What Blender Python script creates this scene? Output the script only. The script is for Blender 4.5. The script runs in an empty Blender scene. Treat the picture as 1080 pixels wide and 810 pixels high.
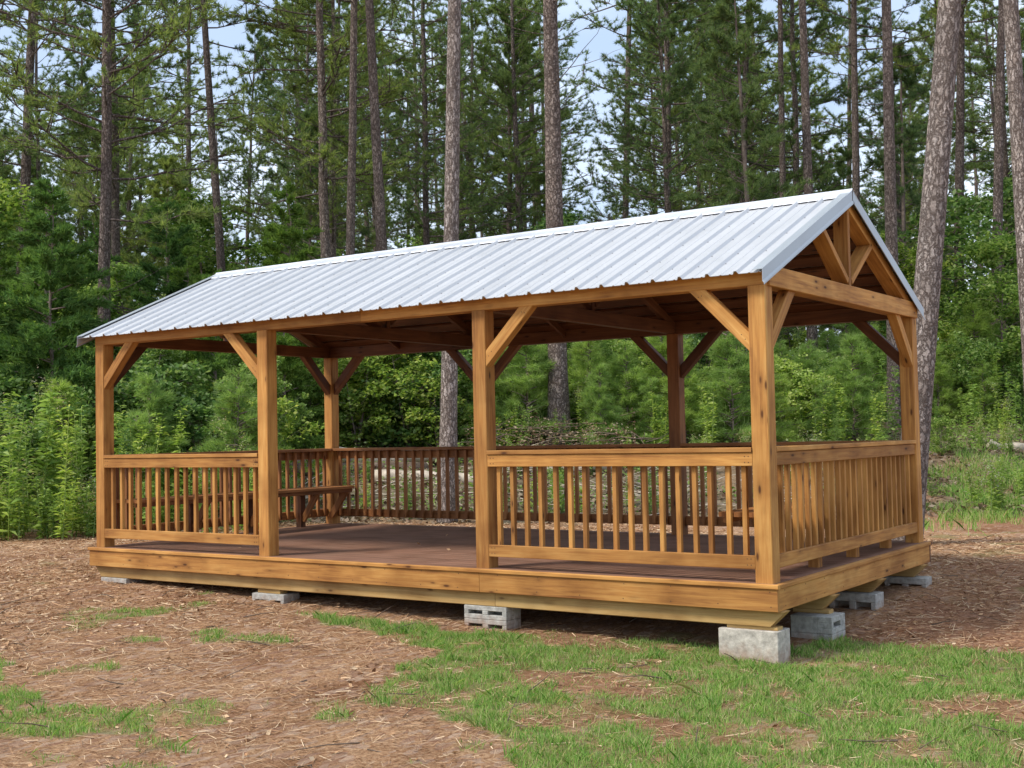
import bpy, math, random
import numpy as np
from mathutils import Vector, Matrix
R = math.radians
scene = bpy.context.scene
COL = scene.collection
rng = np.random.default_rng(7)
random.seed(7)

# ------------------------------------------------------------------ camera
CP = np.array([3.5787, -8.5034, 1.1218])
FPX = 1300.4
_yaw, _pitch, _roll = .6028, .0415, -.0202
_c, _s = math.cos(_yaw), math.sin(_yaw)
FW = np.array([-_s*math.cos(_pitch), _c*math.cos(_pitch), math.sin(_pitch)])
_r = np.array([_c, _s, 0.0]); _u = np.cross(_r, FW)
RT = math.cos(_roll)*_r+math.sin(_roll)*_u
UP = -math.sin(_roll)*_r+math.cos(_roll)*_u
cd = bpy.data.cameras.new('camera'); cam = bpy.data.objects.new('camera', cd); COL.objects.link(cam)
M = Matrix(((RT[0], UP[0], -FW[0], CP[0]), (RT[1], UP[1], -FW[1], CP[1]), (RT[2], UP[2], -FW[2], CP[2]), (0, 0, 0, 1)))
cam.matrix_world = M
cd.sensor_width = 36; cd.lens = 36*FPX/1080; cd.clip_end = 2000; cd.clip_start = .05
scene.camera = cam

# ------------------------------------------------------------------ light
SUN_EL, SUN_AZ = R(50), R(212)      # azimuth measured from +y towards +x: sun stands front-left of the pavilion
world = bpy.data.worlds.new('World'); scene.world = world; world.use_nodes = True
wt = world.node_tree; wt.nodes.clear()
wo = wt.nodes.new('ShaderNodeOutputWorld'); bg = wt.nodes.new('ShaderNodeBackground')
sky = wt.nodes.new('ShaderNodeTexSky'); sky.sky_type = 'NISHITA'; sky.sun_disc = False
sky.sun_elevation = SUN_EL; sky.sun_rotation = SUN_AZ; sky.dust_density = 2.0; sky.air_density = 1.2
tc = wt.nodes.new('ShaderNodeTexCoord'); mp = wt.nodes.new('ShaderNodeMapping'); mp.inputs['Scale'].default_value = (1, 1, 3.0)
nz = wt.nodes.new('ShaderNodeTexNoise'); nz.inputs['Scale'].default_value = 3.2; nz.inputs['Detail'].default_value = 6; nz.inputs['Roughness'].default_value = .55
cr = wt.nodes.new('ShaderNodeValToRGB'); cr.color_ramp.elements[0].position = .36; cr.color_ramp.elements[1].position = .62
cr.color_ramp.elements[0].color = (.75, .75, .75, 1); cr.color_ramp.elements[1].color = (1, 1, 1, 1)
mx = wt.nodes.new('ShaderNodeMix'); mx.data_type = 'RGBA'
n2 = wt.nodes.new('ShaderNodeTexNoise'); n2.inputs['Scale'].default_value = 2.1; n2.inputs['Detail'].default_value = 5
c2 = wt.nodes.new('ShaderNodeValToRGB'); c2.color_ramp.elements[0].position = .38; c2.color_ramp.elements[1].position = .66
c2.color_ramp.elements[0].color = (2.6, 3.3, 4.5, 1); c2.color_ramp.elements[1].color = (5.4, 5.9, 6.6, 1)
wt.links.new(tc.outputs['Generated'], mp.inputs['Vector']); wt.links.new(mp.outputs[0], nz.inputs['Vector']); wt.links.new(mp.outputs[0], n2.inputs['Vector'])
wt.links.new(nz.outputs['Fac'], cr.inputs[0]); wt.links.new(cr.outputs[0], mx.inputs['Factor'])
wt.links.new(n2.outputs['Fac'], c2.inputs[0])
wt.links.new(sky.outputs[0], mx.inputs['A']); wt.links.new(c2.outputs[0], mx.inputs['B'])
wt.links.new(mx.outputs['Result'], bg.inputs['Color']); bg.inputs['Strength'].default_value = .15
wt.links.new(bg.outputs[0], wo.inputs['Surface'])
sd = bpy.data.lights.new('sun', 'SUN'); sd.energy = 2.3; sd.angle = R(11); sd.color = (1, .94, .84)
sun = bpy.data.objects.new('sun', sd); COL.objects.link(sun)
sdir = Vector((math.sin(SUN_AZ)*math.cos(SUN_EL), math.cos(SUN_AZ)*math.cos(SUN_EL), math.sin(SUN_EL)))
sun.rotation_euler = sdir.to_track_quat('Z', 'Y').to_euler(); sun.location = (0, -10, 20)
vs = scene.view_settings; vs.view_transform = 'Standard'; vs.look = 'None'; vs.exposure = .68; vs.gamma = 1; vs.use_curve_mapping = False

# ------------------------------------------------------------------ materials
def newmat(name):
    m = bpy.data.materials.new(name); m.use_nodes = True
    nt = m.node_tree; b = nt.nodes['Principled BSDF']
    return m, nt, b
def N(nt, t, **kw):
    n = nt.nodes.new('ShaderNode'+t)
    for k, v in kw.items():
        if k in n.inputs: n.inputs[k].default_value = v
        else: setattr(n, k, v)
    return n
def ramp(nt, stops):
    n = nt.nodes.new('ShaderNodeValToRGB'); e = n.color_ramp.elements
    while len(e) < len(stops): e.new(.5)
    for q, (p, c) in zip(e, stops): q.position = p; q.color = (*c, 1) if len(c) == 3 else c
    return n
def g(v): return (v, v, v)
def mixc(nt, a, b, fac, mode='MIX'):
    n = nt.nodes.new('ShaderNodeMix'); n.data_type = 'RGBA'; n.blend_type = mode
    for s, k in ((a, 'A'), (b, 'B')):
        if isinstance(s, tuple): n.inputs[k].default_value = (*s, 1)
        else: nt.links.new(s, n.inputs[k])
    if isinstance(fac, (int, float)): n.inputs['Factor'].default_value = fac
    else: nt.links.new(fac, n.inputs['Factor'])
    return n.outputs['Result']
def bump(nt, b, h, strength, dist):
    n = N(nt, 'Bump'); n.inputs['Strength'].default_value = strength; n.inputs['Distance'].default_value = dist
    nt.links.new(h, n.inputs['Height']); nt.links.new(n.outputs[0], b.inputs['Normal'])

def wood_mat(name, lo, mid, hi, knots=True, rough=.6, var=.25, dirt=0.0):
    m, nt, b = newmat(name); L = nt.links
    uv = N(nt, 'UVMap'); oi = N(nt, 'ObjectInfo')
    sc = N(nt, 'VectorMath', operation='SCALE'); sc.inputs[0].default_value = (53.1, 17.7, 31.3); L.new(oi.outputs['Random'], sc.inputs['Scale'])
    ad = N(nt, 'VectorMath', operation='ADD'); L.new(uv.outputs[0], ad.inputs[0]); L.new(sc.outputs[0], ad.inputs[1])
    m1 = N(nt, 'Mapping'); m1.inputs['Scale'].default_value = (2.2, 42, 1); L.new(ad.outputs[0], m1.inputs[0])
    n1 = N(nt, 'TexNoise', Scale=1.0, Detail=5.0, Roughness=.6, Distortion=.6); L.new(m1.outputs[0], n1.inputs['Vector'])
    m2 = N(nt, 'Mapping'); m2.inputs['Scale'].default_value = (.8, 7, 1); L.new(ad.outputs[0], m2.inputs[0])
    n2 = N(nt, 'TexNoise', Scale=1.0, Detail=3.0, Distortion=1.2); L.new(m2.outputs[0], n2.inputs['Vector'])
    r1 = ramp(nt, [(.3, lo), (.5, mid), (.72, hi)]); 
    av = N(nt, 'Math', operation='MULTIPLY_ADD'); L.new(n1.outputs['Fac'], av.inputs[0]); av.inputs[1].default_value = .55
    a2 = N(nt, 'Math', operation='MULTIPLY'); L.new(n2.outputs['Fac'], a2.inputs[0]); a2.inputs[1].default_value = .45; L.new(a2.outputs[0], av.inputs[2])
    L.new(av.outputs[0], r1.inputs[0]); col = r1.outputs[0]
    if knots:
        m3 = N(nt, 'Mapping'); m3.inputs['Scale'].default_value = (4.2, 13, 1); L.new(ad.outputs[0], m3.inputs[0])
        v = N(nt, 'TexVoronoi', Scale=1.0, Randomness=1.0); L.new(m3.outputs[0], v.inputs['Vector'])
        sp = N(nt, 'SeparateColor'); L.new(v.outputs['Color'], sp.inputs[0])
        gt = N(nt, 'Math', operation='GREATER_THAN'); L.new(sp.outputs[0], gt.inputs[0]); gt.inputs[1].default_value = .52
        kr = ramp(nt, [(.0, g(1)), (.09, g(.9)), (.17, g(.25)), (.36, g(0))]); L.new(v.outputs['Distance'], kr.inputs[0])
        km = N(nt, 'Math', operation='MULTIPLY'); L.new(gt.outputs[0], km.inputs[0]); L.new(kr.outputs[0], km.inputs[1])
        col = mixc(nt, col, (lo[0]*.35, lo[1]*.28, lo[2]*.25), km.outputs[0])
    # per-board tone
    rr = ramp(nt, [(0, (1-var, 1-var*1.15, 1-var*1.25)), (1, (1+var*.4, 1+var*.4, 1+var*.3))]); L.new(oi.outputs['Random'], rr.inputs[0])
    col = mixc(nt, col, rr.outputs[0], 1.0, 'MULTIPLY')
    n3 = N(nt, 'TexNoise', Scale=2.0, Detail=4.0); geo = N(nt, 'NewGeometry'); L.new(geo.outputs['Position'], n3.inputs['Vector'])
    st = ramp(nt, [(.35, (.72, .66, .6)), (.55, (1, 1, 1)), (.75, (1.08, 1.05, 1))]); L.new(n3.outputs['Fac'], st.inputs[0])
    col = mixc(nt, col, st.outputs[0], 1.0, 'MULTIPLY')
    if dirt:
        n4 = N(nt, 'TexNoise', Scale=1.3, Detail=8.0, Roughness=.7); L.new(geo.outputs['Position'], n4.inputs['Vector'])
        dr = ramp(nt, [(.45, g(0)), (.65, g(dirt))]); L.new(n4.outputs['Fac'], dr.inputs[0])
        col = mixc(nt, col, (.2, .12, .08), dr.outputs[0])
    L.new(col, b.inputs['Base Color']); b.inputs['Roughness'].default_value = rough
    b.inputs['Specular IOR Level'].default_value = .3
    bump(nt, b, n1.outputs['Fac'], .35, .004)
    return m
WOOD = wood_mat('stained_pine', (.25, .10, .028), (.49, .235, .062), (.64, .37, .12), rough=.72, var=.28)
WOOD_HALFSHADE = wood_mat('stained_pine_half_shade', (.19, .072, .026), (.34, .145, .048), (.45, .215, .08), var=.3)  # same pine, partial shade of rear and inner members painted into its colour
WOOD_SHADE = wood_mat('stained_pine_shaded', (.075, .03, .014), (.155, .062, .027), (.25, .11, .045), var=.35)  # same pine again, shade under the roof and at the back painted in
WOOD_LOW = wood_mat('treated_pine', (.30, .17, .055), (.44, .28, .105), (.55, .38, .17), knots=True, var=.15)
DECKM = wood_mat('deck_stain', (.20, .10, .065), (.31, .165, .11), (.41, .24, .165), knots=False, rough=.75, dirt=.4)

def roof_mat(name, col, rough, metal):
    m, nt, b = newmat(name); L = nt.links
    geo = N(nt, 'NewGeometry'); 
    n = N(nt, 'TexNoise', Scale=1.5, Detail=8.0, Roughness=.65); mpp = N(nt, 'Mapping'); mpp.inputs['Scale'].default_value = (3, .6, .6)
    L.new(geo.outputs['Position'], mpp.inputs[0]); L.new(mpp.outputs[0], n.inputs['Vector'])
    r = ramp(nt, [(.3, tuple(c*.93 for c in col)), (.5, col), (.7, tuple(min(1, c*1.03) for c in col))]); L.new(n.outputs['Fac'], r.inputs[0])
    L.new(r.outputs[0], b.inputs['Base Color'])
    rr = ramp(nt, [(.3, g(rough*.8)), (.7, g(rough*1.3))]); L.new(n.outputs['Fac'], rr.inputs[0]); L.new(rr.outputs[0], b.inputs['Roughness'])
    b.inputs['Metallic'].default_value = metal
    n2 = N(nt, 'TexNoise', Scale=.9, Detail=2.0); L.new(geo.outputs['Position'], n2.inputs['Vector'])
    bump(nt, b, n2.outputs['Fac'], .15, .02)
    return m
ROOF = roof_mat('galvanised_sheet', (.54, .545, .555), .45, .35)
TRIM = roof_mat('galvanised_trim', (.42, .45, .47), .4, .5)

def simple(name, col, rough=.8, scale=20., amt=.25, bs=.3, bd=.01, metal=0):
    m, nt, b = newmat(name); L = nt.links
    t = N(nt, 'TexCoord'); n = N(nt, 'TexNoise', Scale=scale, Detail=6.0, Roughness=.65); L.new(t.outputs['Object'], n.inputs['Vector'])
    r = ramp(nt, [(.3, tuple(c*(1-amt) for c in col)), (.7, tuple(c*(1+amt) for c in col))]); L.new(n.outputs['Fac'], r.inputs[0])
    L.new(r.outputs[0], b.inputs['Base Color']); b.inputs['Roughness'].default_value = rough; b.inputs['Metallic'].default_value = metal
    b.inputs['Specular IOR Level'].default_value = .2
    bump(nt, b, n.outputs['Fac'], bs, bd)
    return m
def conc(name, col):
    m = simple(name, col, .95, 22, .35, .8, .008); nt = m.node_tree; b = nt.nodes['Principled BSDF']; src = b.inputs['Base Color'].links[0].from_socket
    t = N(nt, 'TexCoord'); sx_ = N(nt, 'SeparateXYZ'); nt.links.new(t.outputs['Object'], sx_.inputs[0]); n = N(nt, 'TexNoise', Scale=7.0, Detail=6.0, Roughness=.7); nt.links.new(t.outputs['Object'], n.inputs['Vector'])
    q = N(nt, 'Math', operation='MULTIPLY_ADD'); nt.links.new(n.outputs['Fac'], q.inputs[0]); q.inputs[1].default_value = .3; nt.links.new(sx_.outputs['Z'], q.inputs[2])
    r = ramp(nt, [(.16, g(.75)), (.30, g(0))]); nt.links.new(q.outputs[0], r.inputs[0]); nt.links.new(mixc(nt, src, (.32, .17, .10), r.outputs[0]), b.inputs['Base Color']); return m
CONC = simple('concrete', (.40, .39, .36), .95, 28, .28, .6, .006)
CONC_L = conc('pale_concrete', (.46, .42, .365)); CONC = conc('concrete', (.37, .36, .33))
STEEL = simple('screw_metal', (.25, .25, .27), .5, 10, .1); NAIL = simple('rusty_nail', (.07, .045, .035), .7, 10, .2)

def bark_mat(name, dark, mid, light, scale=1.0, zs=.3):
    m, nt, b = newmat(name); L = nt.links
    t = N(nt, 'TexCoord'); oi = N(nt, 'ObjectInfo')
    def warp(scl, amt, src):
        wn = N(nt, 'TexNoise', Scale=scl, Detail=4.0, Roughness=.7); L.new(t.outputs['Object'], wn.inputs['Vector'])
        sb = N(nt, 'VectorMath', operation='SUBTRACT'); L.new(wn.outputs['Color'], sb.inputs[0]); sb.inputs[1].default_value = (.5, .5, .5)
        wa = N(nt, 'VectorMath', operation='SCALE'); L.new(sb.outputs[0], wa.inputs[0]); wa.inputs['Scale'].default_value = amt
        ad = N(nt, 'VectorMath', operation='ADD'); L.new(src, ad.inputs[0]); L.new(wa.outputs[0], ad.inputs[1]); return ad.outputs[0]
    p = warp(9, .13, t.outputs['Object']); p = warp(40, .03, p)
    es = []
    for sc_, w0, w1 in ((22*scale, .03, .2), (52*scale, .0, .18)):
        mpn = N(nt, 'Mapping'); mpn.inputs['Scale'].default_value = (sc_, sc_, sc_*zs); L.new(p, mpn.inputs[0])
        v = N(nt, 'TexVoronoi', feature='DISTANCE_TO_EDGE', Scale=1.0); L.new(mpn.outputs[0], v.inputs['Vector'])
        e = ramp(nt, [(w0, g(0)), (w1, g(1))]); L.new(v.outputs['Distance'], e.inputs[0]); es.append(e.outputs[0])
        if sc_ == 22*scale:
            vc = N(nt, 'TexVoronoi', Scale=1.0); L.new(mpn.outputs[0], vc.inputs['Vector'])
    n = N(nt, 'TexNoise', Scale=26.0, Detail=7.0, Roughness=.75); L.new(t.outputs['Object'], n.inputs['Vector'])
    big = N(nt, 'TexNoise', Scale=1.6, Detail=3.0); L.new(t.outputs['Object'], big.inputs['Vector'])
    sp = N(nt, 'SeparateColor'); L.new(vc.outputs['Color'], sp.inputs[0])
    pl = mixc(nt, mid, light, sp.outputs[0]); pn = ramp(nt, [(.3, g(.55)), (.7, g(1.3))]); L.new(n.outputs['Fac'], pn.inputs[0])
    pl = mixc(nt, pl, pn.outputs[0], 1.0, 'MULTIPLY')
    bn = ramp(nt, [(.35, (.8, .78, .78)), (.65, (1.15, 1.12, 1.1))]); L.new(big.outputs['Fac'], bn.inputs[0]); pl = mixc(nt, pl, bn.outputs[0], 1.0, 'MULTIPLY')
    ee = mixc(nt, es[0], es[1], .22)
    col = mixc(nt, dark, pl, ee)
    rr = ramp(nt, [(0, (.72, .70, .70)), (1, (1.12, 1.1, 1.08))]); L.new(oi.outputs['Random'], rr.inputs[0])
    col = mixc(nt, col, rr.outputs[0], 1.0, 'MULTIPLY')
    L.new(col, b.inputs['Base Color']); b.inputs['Roughness'].default_value = .95; b.inputs['Specular IOR Level'].default_value = .1
    hh_ = mixc(nt, ee, n.outputs['Color'], .45)
    bump(nt, b, hh_, 1.0, .05)
    return m
BARK = bark_mat('pine_bark', (.10, .075, .065), (.33, .27, .235), (.50, .43, .385))
BARK_PALE = bark_mat('pale_pine_bark', (.13, .10, .085), (.43, .37, .33), (.62, .56, .52), .9)
BARK_FAR = simple('far_bark', (.20, .155, .13), .95, 9, .45, .6, .02)
LOGM = simple('weathered_log', (.52, .44, .35), .95, 6, .4, .5, .02)
LOGB = simple('barky_log', (.15, .11, .08), .95, 9, .5, .8, .03)

def leaf_mat(name, cols, trans=.35, objvar=.35):
    m, nt, b = newmat(name); L = nt.links
    geo = N(nt, 'NewGeometry'); oi = N(nt, 'ObjectInfo')
    r = ramp(nt, [(i/(len(cols)-1), c) for i, c in enumerate(cols)]); L.new(geo.outputs['Random Per Island'], r.inputs[0])
    rr = ramp(nt, [(0, (1-objvar, 1-objvar*.8, 1-objvar*.4)), (.5, (1, 1, 1)), (1, (1+objvar*1.0, 1+objvar*.55, 1-objvar*.2))]); L.new(oi.outputs['Random'], rr.inputs[0])
    col = mixc(nt, r.outputs[0], rr.outputs[0], 1.0, 'MULTIPLY')
    nt.nodes.remove(b)
    d = N(nt, 'BsdfDiffuse'); tr = N(nt, 'BsdfTranslucent'); ms = N(nt, 'MixShader'); ms.inputs[0].default_value = trans
    L.new(col, d.inputs['Color']); tcn = mixc(nt, col, (1.25, 1.3, .7), 1.0, 'MULTIPLY'); L.new(tcn, tr.inputs['Color'])
    L.new(d.outputs[0], ms.inputs[1]); L.new(tr.outputs[0], ms.inputs[2])
    L.new(ms.outputs[0], nt.nodes['Material Output'].inputs['Surface'])
    return m
NEEDLE = leaf_mat('pine_needles', [(.085, .135, .055), (.155, .225, .09), (.23, .31, .125), (.32, .385, .17)], .45, .35)
NEEDLE_Y = leaf_mat('young_pine_needles', [(.18, .29, .07), (.30, .43, .12), (.42, .53, .19)], .48, .2)
CEDAR = leaf_mat('cedar_foliage', [(.065, .135, .035), (.125, .225, .06), (.20, .31, .09)], .4, .3)
LEAF = leaf_mat('broad_leaves', [(.06, .12, .03), (.14, .24, .06), (.25, .37, .10), (.40, .48, .20)], .45, .4)
LEAF_B = leaf_mat('bright_leaves', [(.12, .21, .05), (.25, .37, .095), (.38, .50, .16), (.50, .58, .27)], .48, .25)
WEEDM = leaf_mat('weed_leaves', [(.15, .25, .06), (.27, .40, .11), (.42, .53, .22)], .45, .3)
WEEDF = leaf_mat('weed_seedheads', [(.30, .24, .13), (.38, .34, .2), (.45, .45, .36)], .3, .2)
GRASSM = leaf_mat('grass_blades', [(.10, .23, .045), (.17, .34, .075), (.24, .42, .10), (.31, .46, .13), (.40, .47, .18), (.58, .48, .30)], .35, .1)
STRAWM = leaf_mat('pine_straw', [(.15, .075, .04), (.34, .19, .105), (.49, .31, .18), (.68, .53, .36)], .05, .1)
DRYM = leaf_mat('dry_brush', [(.10, .06, .04), (.22, .15, .10), (.33, .27, .2)], .1, .2)

# ------------------------------------------------------------------ mesh helpers
def mesh_np(name, V, F, mat, smooth=False, uv=None):
    """V (n,3); F (m,k) all the same k"""
    V = np.asarray(V, np.float32); F = np.asarray(F, np.int32); k = F.shape[1]
    me = bpy.data.meshes.new(name)
    me.vertices.add(len(V)); me.vertices.foreach_set('co', V.ravel())
    me.loops.add(F.size); me.loops.foreach_set('vertex_index', F.ravel())
    me.polygons.add(len(F)); me.polygons.foreach_set('loop_start', np.arange(0, F.size, k, dtype=np.int32))
    try: me.polygons.foreach_set('loop_total', np.full(len(F), k, np.int32))
    except Exception: pass
    if smooth: me.polygons.foreach_set('use_smooth', np.ones(len(F), bool))
    me.update(calc_edges=True)
    me.materials.append(mat)
    return me
class MB:
    def __init__(s): s.v = []; s.f = []; s.uv = []
    def add(s, vs, fs, uvs=None):
        o = len(s.v); s.v += [tuple(map(float, p)) for p in vs]
        for i, f in enumerate(fs):
            s.f.append([o+j for j in f]); s.uv.append(uvs[i] if uvs else [(0, 0)]*len(f))
    def mesh(s, name, mat, smooth=False):
        me = bpy.data.meshes.new(name); me.from_pydata(s.v, [], s.f)
        l = me.uv_layers.new(name='UVMap'); l.data.foreach_set('uv', np.array([c for f in s.uv for c in f], np.float32).ravel())
        if smooth:
            for p in me.polygons: p.use_smooth = True
        me.materials.append(mat); me.update(); return me
    def build(s, name, mat, parent=None, smooth=False):
        return link(name, s.mesh(name, mat, smooth), parent)
def link(name, me, parent=None):
    o = bpy.data.objects.new(name, me); COL.objects.link(o)
    if parent: o.parent = parent
    return o
def tag(o, label=None, cat=None, group=None, kind=None):
    if label: o['label'] = label
    if cat: o['category'] = cat
    if group: o['group'] = group
    if kind: o['kind'] = kind
    return o
def empty(name, loc=(0, 0, 0), rz=0):
    o = bpy.data.objects.new(name, None); COL.objects.link(o); o.location = loc; o.rotation_euler = (0, 0, rz); o.empty_display_size = .3
    return o
def board(mb, A, B, w, h, up=(0, 0, 1), bev=.004, ka=0., kb=0., off=None):
    """beam A->B (centre line), width w (sideways), depth h (along up); ka/kb: mitre shear of the ends along the up axis"""
    A = Vector(A); B = Vector(B); d = (B-A); Ln = d.length; d.normalize()
    upv = Vector(up); upv = (upv-d*upv.dot(d)).normalized(); sd = d.cross(upv)
    if off is None: off = (random.random()*20, random.random()*20)
    a, b, e = w/2, h/2, bev
    prof = [(-a+e, -b), (a-e, -b), (a, -b+e), (a, b-e), (a-e, b), (-a+e, b), (-a, b-e), (-a, -b+e)]
    per = [0]
    for i in range(8):
        p, q = prof[i], prof[(i+1) % 8]; per.append(per[-1]+math.hypot(p[0]-q[0], p[1]-q[1]))
    vs = [A+sd*x+upv*y+d*(ka*y) for x, y in prof]+[B+sd*x+upv*y+d*(kb*y) for x, y in prof]
    fs, uvs = [], []
    for i in range(8):
        j = (i+1) % 8
        fs.append((i, j, 8+j, 8+i)); uvs.append([(off[0], off[1]+per[i]), (off[0], off[1]+per[i+1]), (off[0]+Ln, off[1]+per[i+1]), (off[0]+Ln, off[1]+per[i])])
    fs.append(tuple(range(7, -1, -1))); uvs.append([(off[0]+prof[i][1]*.3, off[1]+prof[i][0]) for i in range(7, -1, -1)])
    fs.append(tuple(range(8, 16))); uvs.append([(off[0]+Ln+p[1]*.3, off[1]+p[0]) for p in prof])
    mb.add(vs, fs, uvs)
def timber(name, A, B, w, h, parent, mat=None, **k):
    mb = MB(); A = Vector(A); B = Vector(B); c = (A+B)/2
    board(mb, A, B, w, h, **k)
    return mb.build(name, mat or WOOD, parent)
def box(mb, x0, x1, y0, y1, z0, z1):
    vs = [(x0, y0, z0), (x1, y0, z0), (x1, y1, z0), (x0, y1, z0), (x0, y0, z1), (x1, y0, z1), (x1, y1, z1), (x0, y1, z1)]
    mb.add(vs, [(0, 3, 2, 1), (4, 5, 6, 7), (0, 1, 5, 4), (1, 2, 6, 5), (2, 3, 7, 6), (3, 0, 4, 7)])

# value noise for terrain and masks
_tab = np.random.default_rng(3).random((256, 256))
def vnoise(x, y):
    xi = np.floor(x).astype(int); yi = np.floor(y).astype(int); fx = x-xi; fy = y-yi
    fx = fx*fx*(3-2*fx); fy = fy*fy*(3-2*fy)
    t = lambda a, b: _tab[a % 256, b % 256]
    return (t(xi, yi)*(1-fx)+t(xi+1, yi)*fx)*(1-fy)+(t(xi, yi+1)*(1-fx)+t(xi+1, yi+1)*fx)*fy
def fbm(x, y, o=4):
    s = 0; a = .5
    for i in range(o): s = s+a*vnoise(x*2**i+i*17.3, y*2**i+i*9.1); a *= .5
    return s/(1-.5**o)

def h0(x, y):
    x = np.asarray(x, float); y = np.asarray(y, float)
    base = -.575-.028*np.clip(x, -9, 1)+.05*np.clip(y, 0, 5)*(1-np.clip(-x/9, 0, 1)*.7)
    s = (x-CP[0])*-.566+(y-CP[1])*.823
    t = np.maximum(s-19, 0)
    b = np.where(t < 3, .17*t*t/6, .17*(t-1.5)); b = np.where(t > 12, .17*10.5+.05*(t-12), b)
    b = np.where(t > 90, .17*10.5+.05*78, b)
    return base+b
def depth(x, y): return (x-CP[0])*-.566+(y-CP[1])*.823
def hh(x, y):
    x = np.asarray(x, float); y = np.asarray(y, float)
    far = np.clip((depth(x, y)-18)/6, 0, 1)
    return h0(x, y)+(fbm(x*.9, y*.9)-.5)*(.05+.35*far)+(fbm(x*6, y*6, 3)-.5)*.03
def place(px, d):
    """ground point seen in the direction px, at depth d along the view"""
    P = CP+d*(FW+RT*(px-540)/FPX)
    return float(P[0]), float(P[1]), float(hh(P[0], P[1]))

MAIN = [(-4.28, -.32), (-3.57, -.24), (-2.59, -.3), (-2.05, -.12), (-1.42, .1), (-.5, .5), (.01, .6), (-.04, 1.12), (.55, .92), (1.48, 1.07), (3.2, 1.4), (5, 1), (6, -3), (2.52, -6), (.6, -5.2), (.35, -3.88), (-.05, -3.26), (-.65, -2.63), (-1.22, -2.61), (-1.79, -2.2), (-2.13, -1.71), (-2.17, -1.1), (-2.96, -.94)]
PA = [(-4.9, -3.1), (-4.57, -3.24), (-4.1, -3.38), (-3.41, -3.85), (-3.29, -4.06), (-4.2, -4.1)]
PB = [(-3.28, -4.2), (-2.96, -3.91), (-2.99, -3.61), (-2.71, -3.51), (-2.11, -3.93), (-2.39, -4.12), (-2.84, -4.36)]
BARE = [(-.75, -1.4, .62, .32, .9), (.25, -2.1, .42, .24, .9), (-.42, -2.3, .26, .22, .6), (1.7, -.7, .4, .35, .9), (-1.6, -.1, .9, .28, .85), (-1.3, -2.5, .2, .3, .6), (2.3, -1.7, .3, .4, .5), (1.0, -1.2, .3, .16, .5)]
def inpoly(x, y, P):
    c = np.zeros(x.shape, bool); n = len(P)
    for i in range(n):
        x1, y1 = P[i]; x2, y2 = P[(i+1) % n]
        k = ((y1 > y) != (y2 > y)) & (x < (x2-x1)*(y-y1)/(y2-y1+1e-12)+x1); c ^= k
    return c
def grass_mask(x, y):
    wx = x+(fbm(x*2.3+5, y*2.3, 3)-.5)*.55; wy = y+(fbm(x*2.3, y*2.3+9, 3)-.5)*.55
    m = np.zeros(x.shape)
    for P, v in ((MAIN, 1.), (PA, .9), (PB, .75)): m = np.maximum(m, inpoly(wx, wy, P)*v)
    for bx, by, rx, ry, s in BARE:
        q = ((wx-bx)/rx)**2+((wy-by)/ry)**2; m = m*(1-s*np.clip(1.4-q, 0, 1))
    n = fbm(x*4.1, y*4.1, 3); m = m*np.clip((n-.22)*5, .25, 1)
    # stray tufts in the straw and tufts at the forest edge
    t = fbm(x*2.0+40, y*2.0+11, 2); d = depth(x, y)
    m = np.maximum(m, .55*np.clip((t-.71)*12, 0, 1)*(d < 17))
    return m

# ------------------------------------------------------------------ ground
def axis(lo, hi, a, b, step, gr=1.12):
    mid = list(np.arange(a, b, step)); l = []; s = step; p = a
    while p > lo: s *= gr; p -= s; l.append(p)
    r = []; s = step; p = mid[-1]
    while p < hi: s *= gr; p += s; r.append(p)
    return np.array(l[::-1]+mid+r)
xs = axis(-420, 420, -13, 5, .05, 1.07); ys = axis(-200, 600, -6, 8, .05, 1.07)
X, Y = np.meshgrid(xs, ys); Z = hh(X, Y)
nx, ny = len(xs), len(ys); I = np.arange(nx*ny).reshape(ny, nx)
F = np.stack([I[:-1, :-1], I[:-1, 1:], I[1:, 1:], I[1:, :-1]], -1).reshape(-1, 4)
gm, nt, b = newmat('forest_floor'); L = nt.links
geo = N(nt, 'NewGeometry'); at = N(nt, 'Attribute', attribute_name='cover'); sp = N(nt, 'SeparateColor'); L.new(at.outputs['Color'], sp.inputs[0])
def tn(scale, det, rough=.6, sc3=None):
    n = N(nt, 'TexNoise', Scale=scale, Detail=det, Roughness=rough)
    if sc3:
        q = N(nt, 'Mapping'); q.inputs['Scale'].default_value = sc3; q.inputs['Rotation'].default_value = (0, 0, .6); L.new(geo.outputs['Position'], q.inputs[0]); L.new(q.outputs[0], n.inputs['Vector'])
    else: L.new(geo.outputs['Position'], n.inputs['Vector'])
    return n.outputs['Fac']
r_f = ramp(nt, [(.32, (.07, .038, .024)), (.44, (.33, .19, .108)), (.57, (.50, .325, .20)), (.75, (.69, .53, .37))]); L.new(tn(38, 8, .75), r_f.inputs[0])
r_m = ramp(nt, [(.33, (.60, .47, .40)), (.5, (1, .92, .84)), (.68, (1.15, 1.1, 1.02))]); L.new(tn(1.1, 5), r_m.inputs[0])
soil = mixc(nt, r_f.outputs[0], r_m.outputs[0], 1.0, 'MULTIPLY')
v = N(nt, 'TexVoronoi', Scale=26.0); q = N(nt, 'Mapping'); q.inputs['Scale'].default_value = (1, .4, 1); q.inputs['Rotation'].default_value = (0, 0, .9); L.new(geo.outputs['Position'], q.inputs[0]); L.new(q.outputs[0], v.inputs['Vector'])
vs_ = N(nt, 'SeparateColor'); L.new(v.outputs['Color'], vs_.inputs[0])
chip = ramp(nt, [(.55, g(0)), (.75, g(.65))]); L.new(vs_.outputs[0], chip.inputs[0])
soil = mixc(nt, soil, mixc(nt, (.26, .13, .085), (.58, .42, .31), vs_.outputs[1]), chip.outputs[0])
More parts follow.
